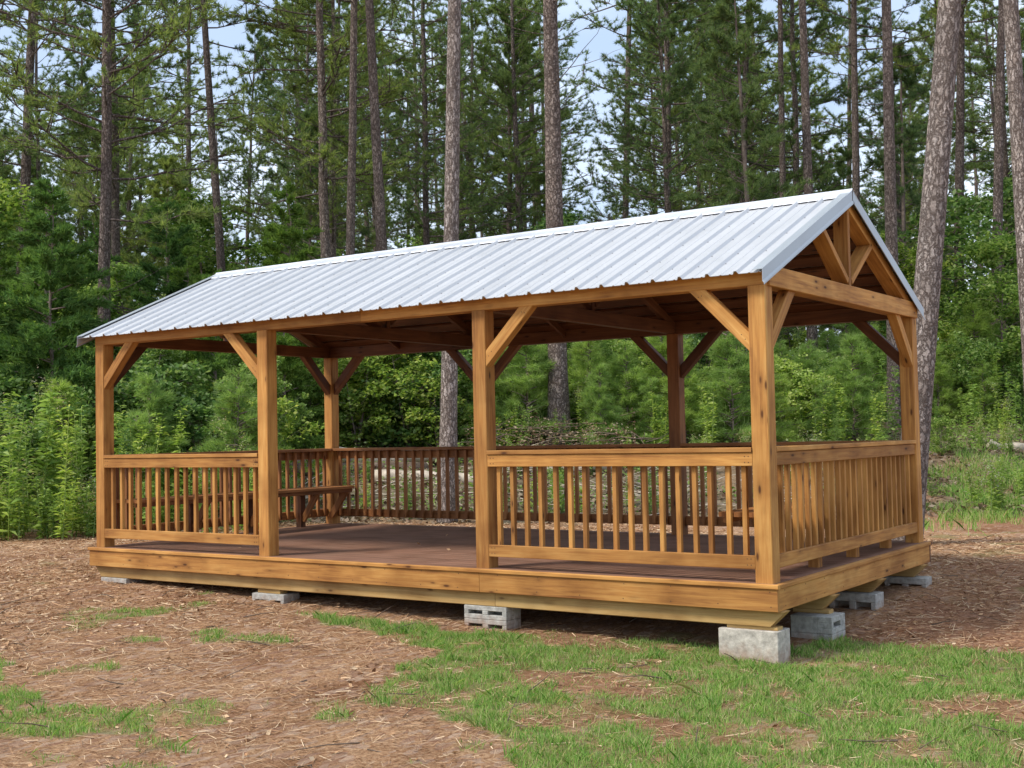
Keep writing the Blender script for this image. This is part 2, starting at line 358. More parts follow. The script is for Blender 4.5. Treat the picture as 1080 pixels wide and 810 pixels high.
clay = ramp(nt, [(.32, (.13, .055, .032)), (.5, (.34, .165, .095)), (.68, (.50, .29, .18))]); L.new(tn(14, 7, .7), clay.inputs[0])
soil = mixc(nt, soil, clay.outputs[0], sp.outputs[2])
gcol = ramp(nt, [(.35, (.10, .14, .04)), (.65, (.28, .30, .11))]); L.new(tn(45, 5), gcol.inputs[0])
col = mixc(nt, soil, gcol.outputs[0], sp.outputs[0])
fcol = ramp(nt, [(.32, (.05, .05, .025)), (.48, (.16, .13, .08)), (.6, (.30, .24, .17)), (.72, (.12, .2, .06))]); L.new(tn(9, 9, .75), fcol.inputs[0])
col = mixc(nt, col, fcol.outputs[0], sp.outputs[1])
L.new(col, b.inputs['Base Color']); b.inputs['Roughness'].default_value = 1; b.inputs['Specular IOR Level'].default_value = .05
bump(nt, b, tn(45, 8, .75), 1.0, .03)
me = mesh_np('ground', np.stack([X.ravel(), Y.ravel(), Z.ravel()], 1), F, gm, True)
ca = me.color_attributes.new('cover', 'FLOAT_COLOR', 'POINT')
xf, yf = X.ravel(), Y.ravel()
GMk = grass_mask(xf, yf); dd = depth(xf, yf)
edge = (fbm(xf*.8, yf*.8)-.5)*3
forest = np.clip((dd+edge-19.2)/1.2, 0, 1)
side = (xf-CP[0])*.823+(yf-CP[1])*.567
clayr = np.clip((fbm(xf*.6+3, yf*.6+8)-.45)*5, 0, .85)*np.clip((side-3)/3, 0, 1)*(dd > 17)*(dd < 27)
claynear = np.zeros_like(xf)
for bx, by, rx, ry, s in BARE: claynear = np.maximum(claynear, np.clip(1.3-((xf-bx)/rx)**2-((yf-by)/ry)**2, 0, 1)*.75)
redright = np.clip((xf+.2)*1.6, 0, 1)*np.clip((yf-.9)*1.6, 0, 1)*(dd < 20)*np.clip(fbm(xf*1.7, yf*1.7, 3)*2-.2, 0, 1)*.75
C4 = np.stack([GMk*.75, forest*(1-clayr*.9), np.clip(np.maximum(np.maximum(clayr, claynear), redright), 0, 1), np.ones_like(xf)], 1).astype(np.float32)
ca.data.foreach_set('color', C4.ravel())
gr = link('ground', me); tag(gr, kind='structure')

# ------------------------------------------------------------------ pavilion
X0, W, H, P = -7.8, 3.742, 2.193, .1386
XB = [X0, -5.30, -2.683, -P]          # left edges of the four bays' posts
OV = .05
pav = empty('picnic_pavilion', (X0/2, W/2, -.3))
tag(pav, 'long stained timber pavilion with pale ribbed metal gable roof on a railed deck', 'pavilion')
PL = -np.array(pav.location)
def par(o):                       # parent keeping world placement
    o.parent = pav; o.matrix_parent_inverse = Matrix.Translation(-pav.location); return o
def tb(name, A, B, w, h, mat=None, parent=None, **k):
    mb = MB(); board(mb, A, B, w, h, **k); o = mb.build(name, mat or WOOD)
    if parent is None: par(o)
    else: o.parent = parent
    return o
def child(o, p): o.parent = p; return o
# deck planks run the long way
mb = MB(); y = -OV+.034; n = 27; pw = (W+2*OV-.068)/n
for i in range(n):
    xa = X0-OV; cuts = [xa, xa+random.uniform(2.2, 4.6), OV]
    if i % 2: cuts = [xa, xa+random.uniform(1.5, 3), xa+random.uniform(4.5, 6), OV]
    for a, c in zip(cuts[:-1], cuts[1:]): board(mb, (a+.034 if a == xa else a+.0015, y+pw*(i+.5), -.0175), (c-.034 if c == OV else c-.0015, y+pw*(i+.5), -.0175), pw-.008, .035)
par(mb.build('deck_floor', DECKM))
# nosing and fascia
NZ = .012
tb('deck_trim', (X0-OV-NZ, -OV+.01, -.016), (OV+NZ, -OV+.01, -.016), .048, .032)
tb('deck_trim', (OV-.01, -OV+.036, -.016), (OV-.01, W+OV-.036, -.016), .048, .032)
tb('deck_trim', (X0-OV+.01, -OV+.036, -.016), (X0-OV+.01, W+OV-.036, -.016), .048, .032)
tb('deck_trim', (X0-OV-NZ, W+OV-.01, -.016), (OV+NZ, W+OV-.01, -.016), .048, .032, WOOD_SHADE)
FZ = -.115; FH = .165
tb('fascia_board', (X0-OV, -OV+.019, FZ), (-2.62, -OV+.019, FZ), .036, FH)
tb('fascia_board', (-2.616, -OV+.019, FZ), (OV, -OV+.019, FZ), .036, FH)
tb('fascia_board', (OV-.019, -OV+.039, FZ), (OV-.019, W+OV-.039, FZ), .036, FH)
tb('fascia_board', (X0-OV+.019, -OV+.039, FZ), (X0-OV+.019, W+OV-.039, FZ), .036, FH)
tb('fascia_board', (X0-OV, W+OV-.019, FZ), (OV, W+OV-.019, FZ), .036, FH, WOOD_SHADE)
for x in np.arange(X0+.3, -.1, .6): tb('floor_joist', (x, .01, FZ-.005), (x, W, FZ-.005), .04, .15, WOOD_SHADE)
# skids with mitred right ends; the front one is two timbers butted
SKY = [.06, 1.08, 2.25, 3.52]; SZ = (-.199-.318)/2; SH = .119
for i, y in enumerate(SKY):
    kb = 1.05
    if i == 0:
        tb('skid_beam', (X0+.02, y, SZ), (-2.50, y, SZ), .10, SH, WOOD_LOW, bev=.005, ka=-.9)
        tb('skid_beam', (-2.496, y, SZ), (.02, y, SZ), .10, SH, WOOD_LOW, bev=.005, kb=kb)
    else: tb('skid_beam', (X0+.02, y, SZ), (.03, y, SZ), .10, SH, WOOD_LOW, bev=.005, ka=-.9, kb=kb)
# posts
front_posts, rear_posts = [], []
for i, x in enumerate(XB):
    xc = x+P/2
    tb('post', (xc, P/2, 0), (xc, P/2, H), P, P, WOOD, up=(0, 1, 0), bev=.006)
    tb('post', (xc, W-P/2, 0), (xc, W-P/2, H), P, P, WOOD if i in (0, 3) else WOOD_HALFSHADE, up=(0, 1, 0), bev=.006)
# plates on the posts
BH = .135; BZ = H+BH/2
tb('wall_plate', (X0-.0, P/2, BZ), (-3.95, P/2, BZ), P-.004, BH); tb('wall_plate', (-3.947, P/2, BZ), (0, P/2, BZ), P-.004, BH)
tb('wall_plate', (X0-.0, W-P/2, BZ), (0, W-P/2, BZ), P-.004, BH, WOOD_SHADE)
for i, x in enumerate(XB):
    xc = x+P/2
    tb('tie_beam', (xc, P, BZ), (xc, W-P, BZ), P-.006 if i == 3 else .09, BH-.002, WOOD if i == 3 else WOOD_SHADE)
# the near gable chord runs over the plate end
tb('gable_chord', (.004, .05, BZ+.006), (.004, W-.02, BZ+.006), .03, BH+.02, WOOD)
# braces (45 degrees)
BL = .46; bt = .088
def brace(px, py, dx, dy, mat=WOOD):
    """from the post side up to the plate; px,py on the post face the brace leaves from"""
    A = Vector((px, py, H-BL+.045)); B = Vector((px+dx*(BL-.045), py+dy*(BL-.045), H))
    d = Vector((dx, dy, 1)).normalized(); up = Vector((-dx, -dy, 1)).normalized()
    # centre line offset so that the outer edge runs from post to plate
    tb('brace', A+d*0, B, bt, .098, mat, up=up, ka=1.0, kb=-1.0)
yf_, yr_ = .052, W-.052
brace(XB[0]+P, yf_, 1, 0); brace(XB[1], yf_, -1, 0); brace(XB[2]+P, yf_, 1, 0); brace(XB[3], yf_, -1, 0)
brace(XB[0]+P, yr_, 1, 0, WOOD_SHADE); brace(XB[1], yr_, -1, 0, WOOD_SHADE); brace(XB[1]+P, yr_, 1, 0, WOOD_SHADE)
brace(XB[2], yr_, -1, 0, WOOD_SHADE); brace(XB[2]+P, yr_, 1, 0, WOOD_SHADE); brace(XB[3], yr_, -1, 0, WOOD_SHADE)
brace(XB[0]+P/2, P, 0, 1, WOOD_SHADE); brace(XB[0]+P/2, W-P, 0, -1, WOOD_SHADE)
brace(-.052, P, 0, 1); brace(-.052, W-P, 0, -1)

# roof geometry: top surface plane
OE = .116; ZE = H+.082; ZR = 3.148; SL = (ZR-ZE)/(W/2+OE); XR0, XR1 = X0-.127, .03
def rz(y): return ZE+SL*((y+OE) if y < W/2 else (W+OE-y))
sa = math.atan(SL); nrm = lambda s: Vector((0, -s*math.sin(sa), math.cos(sa)))
# rafters and trusses at every frame
for i, x in enumerate(XB):
    fx = x+P/2 if i < 3 else -.068
    if i == 0: fx = X0+.045
    mt = WOOD if i == 3 else WOOD_SHADE
    for s in (1, -1):
        y0, y1 = (.07, W/2) if s > 0 else (W-.07, W/2)
        off = -.075 if i == 3 else -.085
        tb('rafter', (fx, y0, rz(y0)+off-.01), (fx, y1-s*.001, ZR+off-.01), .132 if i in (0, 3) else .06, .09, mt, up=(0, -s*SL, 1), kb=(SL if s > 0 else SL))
    kz = H+BH
    tb('king_post', (fx, W/2, kz), (fx, W/2, ZR-.13), .13 if i == 3 else .085, .055, mt, up=(0, 1, 0))
    for s in (1, -1):
        yt = W/2-s*.60; zt = rz(yt)-.12; yb = W/2-s*.045
        tb('truss_strut', (fx+.001, yb, kz+.06), (fx+.001, yt, zt), .13 if i == 3 else .08, .055, mt, up=(0, s*1.0, 1.0), ka=0, kb=0)
    if i in (1,2):
        pass
for s in (1, -1):
    for k in range(9):
        yk = .16+k*.205; yk = yk if s > 0 else W-yk
        tb('purlin', (XR0+.01, yk, rz(yk)-.033), (XR1-.035, yk, rz(yk)-.033), .165 if k < 8 else .12, .034, WOOD_SHADE, up=(0, -s*SL, 1))  # made wide and close-set in shade-toned wood to darken the roof underside
tb('ridge_board', (X0+.1, W/2, ZR-.08), (-.1, W/2, ZR-.08), .036, .09, WOOD_SHADE)
for x in (-6.5, -4.0, -1.35):
    for s in (1, -1):
        y0 = .07 if s > 0 else W-.07
        tb('rafter', (x, y0, rz(y0)-.095), (x, W/2-s*.02, ZR-.095), .04, .088, WOOD_SHADE, up=(0, -s*SL, 1))
# ribbed metal sheets: profile along x, solid 4 mm
pitch = .2286; prof = []
x = XR0
while x < XR1-.03:
    prof += [(x, 0), (x+.075, 0), (x+.080, .004), (x+.090, .004), (x+.095, 0), (x+.150, 0), (x+.155, .004), (x+.165, .004), (x+.170, 0), (x+.184, 0), (x+.196, .023), (x+.214, .023)]
    x += pitch
prof = [p for p in prof if p[0] < XR1-.012]+[(XR1-.01, 0)]
ribs = [XR0+pitch*k+.207 for k in range(int((XR1-XR0)/pitch))]
for s in (1, -1):
    ya, yb = (-OE, W/2-.002) if s > 0 else (W+OE, W/2+.002)
    nn = nrm(s); vs2 = []; fs = []; ns = 5
    for lay in (0, 1):
        for t in range(ns):
            yy = ya+(yb-ya)*t/(ns-1)
            for (px, pz) in prof:
                p = Vector((px, yy, rz(yy)))+nn*(pz-lay*.004); vs2.append(p)
    n = len(prof); o = n*ns
    for t in range(ns-1):
        for i in range(n-1):
            a = t*n+i; f = (a, a+1, a+n+1, a+n); fs.append(f if s > 0 else f[::-1]); f = tuple(q+o for q in f); fs.append(f[::-1] if s > 0 else f)
    for i in range(n-1):
        fs.append((i, o+i, o+i+1, i+1)); a = (ns-1)*n+i; fs.append((a, a+1, o+a+1, o+a))
    for t in range(ns-1):
        a = t*n; fs.append((a, a+n, o+a+n, o+a)); a = t*n+n-1; fs.append((a, o+a, o+a+n, a+n))
    mb = MB(); mb.add(vs2, fs); par(mb.build('roof_panel', ROOF))
# screws in rows
mb = MB()
for s in (1, -1):
    nn = nrm(s); e1 = Vector((1, 0, 0)); e2 = nn.cross(e1)
    for k in range(5):
        yk = (.16 if k == 0 else -.02+k*.42); yk = yk if s > 0 else W-yk
        for rb in ribs:
            c = Vector((rb+.028+random.uniform(-.003, .003), yk+random.uniform(-.008, .008), 0)); c.z = rz(c.y); c -= nn*0
            vs_a = [c+nn*.0005+(e1*math.cos(q*R(60))+e2*math.sin(q*R(60)))*.0052 for q in range(6)]
            vs_b = [p+nn*.004 for p in vs_a]
            mb.add(vs_a+vs_b, [tuple(range(6, 12))]+[(q, (q+1) % 6, 6+(q+1) % 6, 6+q) for q in range(6)])
tag(par(mb.build('roof_screws', STEEL)), kind='stuff')
# ridge cap (two leaves with a small lip), rake trims, eave drip
def strip(name, pts, xa, xb, mat, th=.0025):
    """bent sheet: open profile pts in (y,z), run along x"""
    mb = MB(); n = len(pts); vs = [(xa, y, z) for y, z in pts]+[(xb, y, z) for y, z in pts]
    vs += [(x, y, z-th) for x, y, z in vs]; fs = []
    for i in range(n-1):
        fs.append((i, i+1, n+i+1, n+i)); fs.append((2*n+i, 3*n+i, 3*n+i+1, 2*n+i+1))
    fs += [(0, n, 3*n, 2*n), (n-1, 3*n-1, 4*n-1, 2*n-1)]
    for i in range(n-1): fs += [(i, 2*n+i, 2*n+i+1, i+1), (n+i, n+i+1, 3*n+i+1, 3*n+i)]
    mb.add(vs, fs); return par(mb.build(name, mat))
cw = .15
strip('ridge_cap', [(W/2-cw-.008, rz(W/2-cw)+.012), (W/2-cw, rz(W/2-cw)+.024), (W/2-.02, rz(W/2-.02)+.028), (W/2, ZR+.04), (W/2+.02, rz(W/2-.02)+.028), (W/2+cw, rz(W/2-cw)+.024), (W/2+cw+.008, rz(W/2-cw)+.012)], XR0-.01, XR1+.012, roof_mat('ridge_sheet', (.66, .68, .72), .35, .4))
for (xe, sg) in ((XR1, 1), (XR0, -1)):
    for s in (1, -1):
        ya, yb = (-OE-.004, W/2) if s > 0 else (W+OE+.004, W/2)
        mb = MB(); nn = nrm(s); za, zb = rz(ya), ZR
        A = Vector((0, ya, za)); B = Vector((0, yb, zb)); dn = Vector((0, 0, -1))
        # top flange inward .07, face down .095, hem
        secs = []
        for q in (A, B):
            t = q+nn*.024
            xi, xo = xe-sg*.07, xe+sg*.010
            f = [Vector((xi, t.y, t.z)), Vector((xo, t.y, t.z)), Vector((xo, t.y, t.z-.088)), Vector((xo+sg*.012, t.y, t.z-.104)), Vector((xo+sg*.012, t.y, t.z-.118))]
            secs.append(f)
        m5 = 5; vs = secs[0]+secs[1]+[v+Vector((-sg*.003, 0, -.003)) for v in secs[0]+secs[1]]
        fs = []
        for i in range(4): fs += [(i, i+1, m5+i+1, m5+i), (10+i, 10+m5+i, 10+m5+i+1, 10+i+1), (i, 10+i, 10+i+1, i+1), (m5+i, m5+i+1, 10+m5+i+1, 10+m5+i)]
        fs += [(0, m5, 10+m5, 10), (4, 14, 19, 9)]
        mb.add(vs, fs); par(mb.build('rake_trim', TRIM))
# railings
RZ = .996
def railing(axis, a, b, c, inward, mat, n, lab=None):
    """axis 'x' or 'y'; from a to b; outer face coordinate c; inward = +-1"""
    root = MB(); 
    def p(t, off, z): return (t, c+inward*off, z) if axis == 'x' else (c+inward*off, t, z)
    upz = (0, 0, 1)
    cap = MB(); board(cap, p(a, .058, RZ-.018), p(b, .058, RZ-.018), .14, .036)
    rl = cap.build('railing', mat); par(rl)
    t1 = MB(); board(t1, p(a, .019, RZ-.088), p(b, .019, RZ-.088), .036, .1); child(t1.build('top_rail', mat), rl)
    t2 = MB(); board(t2, p(a, .019, .15), p(b, .019, .15), .036, .1); child(t2.build('bottom_rail', mat), rl)
    for k in range(n):
        t = a+(b-a)*(k+.6)/(n+.2)+random.uniform(-.008, .008)
        m1 = MB(); w = .038
        board(m1, p(t+random.uniform(-.003, .003), .058, .115), p(t, .058, RZ-.04), w, w, up=(0, 1, 0), bev=.003)
        child(m1.build('baluster', mat), rl)
    for ch in list(rl.children): ch.matrix_parent_inverse = Matrix.Identity(4)
    return rl
railing('x', XB[0]+P, XB[1], .0, 1, WOOD, 16)
railing('x', XB[2]+P, XB[3], .0, 1, WOOD, 17)
railing('y', P, W-P, -.012, -1, WOOD, 25)
railing('y', P, W-P, X0+.012, 1, WOOD_HALFSHADE, 25)
for i in range(3): railing('x', XB[i]+P, XB[i+1], W-.012, -1, WOOD_HALFSHADE, 17)
mb = MB()
def nail(c, nrm_, r_=.0042):
    c = Vector(c); nv = Vector(nrm_); a_ = nv.orthogonal().normalized(); b_ = nv.cross(a_)
    lo_ = [c-nv*.004+(a_*math.cos(q*R(60))+b_*math.sin(q*R(60)))*r_ for q in range(6)]; hi_ = [p+nv*.0055 for p in lo_]
    mb.add(lo_+hi_, [tuple(range(6, 12))]+[(q, (q+1) % 6, 6+(q+1) % 6, 6+q) for q in range(6)])
for x in np.arange(X0+.1, 0, .405):
    for dz in (-.05, -.165): nail((x+random.uniform(-.012, .012), -OV+.001, dz+random.uniform(-.006, .006)), (0, -1, 0))
for y in np.arange(.1, W, .405):
    for dz in (-.05, -.165): nail((OV-.001, y+random.uniform(-.012, .012), dz), (1, 0, 0))
for a_, b__ in ((XB[0]+P, XB[1]), (XB[2]+P, XB[3])):
    for t in (.03, .06):
        for z in (.13, .175, .885, .93): nail((a_+t, .001, z), (0, -1, 0)); nail((b__-t, .001, z), (0, -1, 0))
for (bx_, sg) in ((XB[0]+P, 1), (XB[1], -1), (XB[2]+P, 1), (XB[3], -1)):
    for t in (.03, .06): nail((bx_+sg*t, .0085, H-BL+.03+t*1.2), (0, -1, 0)); nail((bx_+sg*(BL-.11+t*.9), .0085, H-.035-t*.3), (0, -1, 0))
tag(par(mb.build('nail_heads', NAIL)), kind='stuff')
# benches along both ends
for (xw, s, mat) in ((X0+.012, 1, WOOD_HALFSHADE), (-.012, -1, WOOD_HALFSHADE)):
    seat = MB()
    for k in range(3): board(seat, (xw+s*(.175+k*.125), P+.02, .487), (xw+s*(.175+k*.125), W-P+.03, .487), .114, .036)
    bn = seat.build('bench', mat); par(bn)
    for y in (1.2, 2.1, 3.0):
        m1 = MB(); board(m1, (xw+s*.125, y, .0), (xw+s*.125, y, .468 if s > 0 else .468), .088, .088, up=(0, 1, 0)); child(m1.build('support_post', WOOD_SHADE if s > 0 else WOOD), bn)
        m1 = MB(); board(m1, (xw+s*.16, y, .08), (xw+s*.43, y, .46), .036, .085, up=(s*-1, 0, 1), ka=-.4, kb=.5); child(m1.build('support_brace', mat), bn)
    m1 = MB(); board(m1, (xw+s*.14, W-P-.06, .1), (xw+s*.43, W-P-.06, .46), .036, .085, up=(s*-1, 0, 1), ka=-.4, kb=.5); child(m1.build('support_brace', mat), bn)
    m1 = MB(); board(m1, (xw+s*.43, P+.03, .445), (xw+s*.43, W-P+.02, .445), .036, .045); child(m1.build('seat_edge', mat), bn)

# ------------------------------------------------------------------ concrete blocks
def blk(name, loc, rz_, L_, D_, H_, layers, label, mat=CONC, slots=True, tilt=0):
    """concrete block(s); front face on local -y, slots open there"""
    mb = MB(); lh = H_/layers
    for k in range(layers):
        z0 = k*lh+(.0015 if k else 0); z1 = (k+1)*lh
        if not slots: 
            box(mb, -L_/2, L_/2, -D_/2, D_/2, z0, z1); continue
        sh = lh*.30; zc = (z0+z1)/2; xs_ = [-L_/2, -L_/2+.045, -.03, .03, L_/2-.045, L_/2] if L_ > .38 else [-L_/2, -L_/2+.04, 0, 0, L_/2-.10, L_/2]
        box(mb, -L_/2, L_/2, -D_/2+.12, D_/2, z0, z1)
        y0, y1 = -D_/2, -D_/2+.12
        box(mb, -L_/2, L_/2, y0, y1, z0, zc-sh/2); box(mb, -L_/2, L_/2, y0, y1, zc+sh/2, z1)
        for a, c in ((0, 1), (2, 3), (4, 5)) if L_ > .38 else ((0, 1), (4, 5)): box(mb, xs_[a], xs_[c], y0, y1, zc-sh/2, zc+sh/2)
    o = mb.build(name, mat); o.location = loc; o.rotation_euler = (0, tilt, rz_)
    bv = o.modifiers.new('b', 'BEVEL'); bv.width = .004; bv.segments = 1; bv.limit_method = 'ANGLE'
    return tag(o, label, 'concrete block', 'concrete blocks under the deck')
def shim(x, y, z0, z1, l, w, label):
    mb = MB(); board(mb, (x-l/2, y, (z0+z1)/2), (x+l/2, y, (z0+z1)/2), w, z1-z0); o = mb.build('wood_shim', WOOD_LOW)
    return tag(o, label, 'wood shim', 'wooden shims on the blocks')
SB = -.3185
blk('concrete_block', (-.205, .10, -.60), 0, .47, .23, .256, 1, 'plain solid faced pale concrete block under the near corner of the deck', CONC_L, False)
shim(-.19, .08, -.3435, SB, .40, .1, 'thin board shim on the pale block under the near corner')
blk('concrete_block', (-2.60, .11, -.545), 0, .44, .22, .225, 2, 'two layer slotted concrete blocks under the middle of the deck front')
blk('concrete_block', (-5.18, .10, -.53), .03, .42, .22, .17, 1, 'single low slotted concrete block under the deck front near the second post from the left')
shim(-5.2, .08, -.3595, SB, .30, .1, 'short wood shim on the low block below the second post from the left')
blk('concrete_block', (-7.50, .10, -.46), 0, .42, .22, .14, 1, 'flat half buried concrete block under the far left end of the deck')
blk('concrete_block', (-.06, 1.02, -.62), R(90), .30, .34, .27, 2, 'grey block with two stacked slots facing right behind the pale corner block')
shim(-.12, 1.08, -.3495, SB, .3, .1, 'pale wood shim on the grey block behind the corner block')
blk('concrete_block', (-.16, 2.22, -.53), 0, .42, .22, .21, 1, 'long grey block under the third skid at the right end of the deck')
blk('concrete_block', (-.10, 3.53, -.50), 0, .40, .20, .18, 1, 'small grey block under the rear right corner of the deck')
for i, y in enumerate(SKY[1:]):
    for x, nm in ((-2.6, 'middle'), (-5.18, 'left middle'), (-7.5, 'far left end')):
        zt = SB; zb = float(hh(x, y))-.03
        blk('concrete_block', (x, y, zb), 0, .42, .2, zt-zb-.0005, 1, 'shadowed concrete block under the deck in the %s row, %s skid' % (nm, ('second', 'third', 'rearmost')[i]))

# ------------------------------------------------------------------ vegetation
def tubes(paths, sides=5):
    """paths: list of (pts (n,3), radii (n)) -> V, F quads"""
    Vs, Fs = [], []; o = 0
    ang = np.arange(sides)/sides*2*np.pi
    for pts, rad in paths:
        pts = np.asarray(pts, float); n = len(pts); rad = np.asarray(rad, float)
        tg = np.gradient(pts, axis=0); tg /= np.linalg.norm(tg, axis=1)[:, None]+1e-9
        ref = np.where(np.abs(tg[:, 2:3]) > .9, np.array([[1., 0, 0]]), np.array([[0., 0, 1]]))
        a = np.cross(tg, ref); a /= np.linalg.norm(a, axis=1)[:, None]+1e-9; b_ = np.cross(tg, a)
        ring = pts[:, None, :]+rad[:, None, None]*(a[:, None, :]*np.cos(ang)[None, :, None]+b_[:, None, :]*np.sin(ang)[None, :, None])
        Vs.append(ring.reshape(-1, 3)); idx = o+np.arange(n*sides).reshape(n, sides); nxt = np.roll(idx, -1, 1)
        Fs.append(np.stack([idx[:-1], nxt[:-1], nxt[1:], idx[1:]], -1).reshape(-1, 4)); o += n*sides
    return np.concatenate(Vs), np.concatenate(Fs)
def unit(v): return v/(np.linalg.norm(v, axis=-1, keepdims=True)+1e-9)
def needles(C, D, n, ln, w, spread, rg):
    """n needle triangles around every tuft centre C with main direction D"""
    m = len(C); c = np.repeat(C, n, 0); d = unit(np.repeat(D, n, 0)+rg.normal(0, spread, (m*n, 3)))
    s = unit(np.cross(d, rg.normal(0, 1, (m*n, 3)))); L_ = ln*rg.uniform(.65, 1.1, (m*n, 1))
    base = c+rg.normal(0, .02, (m*n, 3))
    V = np.stack([base-s*w/2, base+s*w/2, base+d*L_], 1).reshape(-1, 3)
    return V, np.arange(len(V)).reshape(-1, 3)
def leaves(C, size, rg, elong=1.6, flat=.5):
    """diamond leaves at the points C"""
    m = len(C); d = unit(rg.normal(0, 1, (m, 3))*np.array([1, 1, flat])); nrm_ = unit(rg.normal(0, .6, (m, 3))+np.array([0, 0, 1.]))
    s = unit(np.cross(d, nrm_)); L_ = size*rg.uniform(.6, 1.25, (m, 1))
    V = np.stack([C-d*L_*.5, C+s*L_*.5/elong+d*L_*.05, C+d*L_*.5, C-s*L_*.5/elong+d*L_*.05], 1).reshape(-1, 3)
    return V, np.arange(len(V)).reshape(-1, 4)
def tree_pine(seed, Ht, hb, r0, blen, nb, tn_=16, nl=.17, nw=.012, nm=NEEDLE, bark=BARK, dead=4, wob=.1, sub=6, flare=.25):
    rg = np.random.default_rng(seed); k = 14 if Ht > 6 else 7
    z = np.linspace(-.25, Ht, k); w = np.cumsum(rg.normal(0, wob/k*1.6, (k, 2)), 0)*np.linspace(0, 1, k)[:, None]
    tp = np.column_stack([w, z]); tr = r0*(1-z.clip(0)/Ht*.8)*(1+flare*np.exp(-(z+.25)/.35)); tr[-1] = .01
    V, F = tubes([(tp, tr)], 12); trunk = mesh_np('trunk', V, F, bark, True)
    paths = []; TC = []; TD = []
    def at(h): return np.array([np.interp(h, z, tp[:, 0]), np.interp(h, z, tp[:, 1]), h])
    for i in range(nb+dead):
        isd = i >= nb
        u = rg.random() if not isd else 0
        h = hb+(Ht-hb)*(i+rg.random())/nb if not isd else hb*rg.uniform(.55, 1.0)
        q = min(1, (h-hb)/(Ht-hb)) if not isd else 0
        Lb = blen*(1-q)**.7*(.55+.45*min(1, q*5+.35))*rg.uniform(.6, 1.15)+.25
        if isd: Lb *= .7
        az = rg.random()*2*np.pi; el = rg.uniform(-.12, .3)+q*.6
        n = 6; t = np.linspace(0, 1, n)[:, None]; d = np.array([np.cos(az)*np.cos(el), np.sin(az)*np.cos(el), np.sin(el)])
        pts = at(h)+d*Lb*t+np.array([0, 0, 1.])*(.16*Lb*t**2-.10*Lb*t)+np.cumsum(rg.normal(0, .03*Lb, (n, 3)), 0)*t
        paths.append((pts, (r0*.05+.007*Lb)*(1-t[:, 0]*.85)*(.6 if isd else 1)))
        if isd: continue
        for j in range(sub):
            tt = rg.uniform(.22, 1.0); p = np.array([np.interp(tt, t[:, 0], pts[:, c]) for c in range(3)])
            sd_ = unit(d+rg.normal(0, .75, 3)*np.array([1, 1, .5])+np.array([0, 0, .15])); sl = Lb*rg.uniform(.14, .32)
            e = p+sd_*sl; paths.append((np.array([p, (p+e)/2+rg.normal(0, .02, 3), e]), np.array([.012, .009, .005])*(1+Lb*.15)))
            for f in (.45, .75, 1.0):
                TC.append(p+(e-p)*f); TD.append(unit(sd_+np.array([0, 0, .35])))
        TC.append(pts[-1]); TD.append(d)
    V, F = tubes(paths, 4); br = mesh_np('branches', V, F, bark, True)
    V, F = needles(np.array(TC), np.array(TD), tn_, nl, nw, .75, rg); cm = mesh_np('crown', V, F, nm)
    return [('trunk', trunk), ('branches', br), ('crown', cm)]
def tree_leafy(seed, Ht, hb, r0, rad, nleaf, size, mat, stems=1, bark=BARK_FAR, col=1.0, clump=.28):
    rg = np.random.default_rng(seed); paths = []; cl = []
    for s in range(stems):
        lean = rg.normal(0, .12, 2)*(1 if stems > 1 else .4); k = 7
        z = np.linspace(-.1, Ht*rg.uniform(.8, 1)*.92, k); tp = np.column_stack([lean[0]*z+rg.normal(0, .03, k)*z*.3, lean[1]*z+rg.normal(0, .03, k)*z*.3, z])
        paths.append((tp, r0*(1-.85*np.linspace(0, 1, k))))
        nb = max(6, int(26/stems))
        for i in range(nb):
            q = (i+rg.random())/nb; h = hb+(z[-1]-hb)*q; p = np.array([np.interp(h, z, tp[:, c]) for c in range(3)])
            az = rg.random()*6.28; prof_ = math.sin(min(1, (q*.86+.14))*math.pi)**.6; Lb = rad*prof_*rg.uniform(.55, 1.1)
            d = np.array([math.cos(az), math.sin(az), rg.uniform(.1, .7)]); e = p+d*Lb
            paths.append((np.array([p, p+(e-p)*.5+rg.normal(0, .04, 3), e]), np.array([r0*.3, r0*.2, r0*.08])))
            for f in (.4, .65, .85, 1.0): cl.append((p+(e-p)*f+rg.normal(0, .08*rad, 3), clump*rad*rg.uniform(.5, 1.15)))
        cl.append((tp[-1], clump*rad*.8))
    V, F = tubes(paths, 5); st = mesh_np('stem', V, F, bark, True)
    pc = np.array([c[0] for c in cl]); pr = np.array([c[1] for c in cl]); ix = rg.choice(len(cl), nleaf, p=pr**2/np.sum(pr**2))
    v = unit(rg.normal(0, 1, (nleaf, 3)))*(rg.random((nleaf, 1))**.45)*pr[ix][:, None]*np.array([1.15, 1.15, .62]); C = pc[ix]+v
    C[:, 2] = np.maximum(C[:, 2], .03)
    V, F = leaves(C, size, rg); cm = mesh_np('foliage', V, F, mat)
    return [('stem', st), ('foliage', cm)]
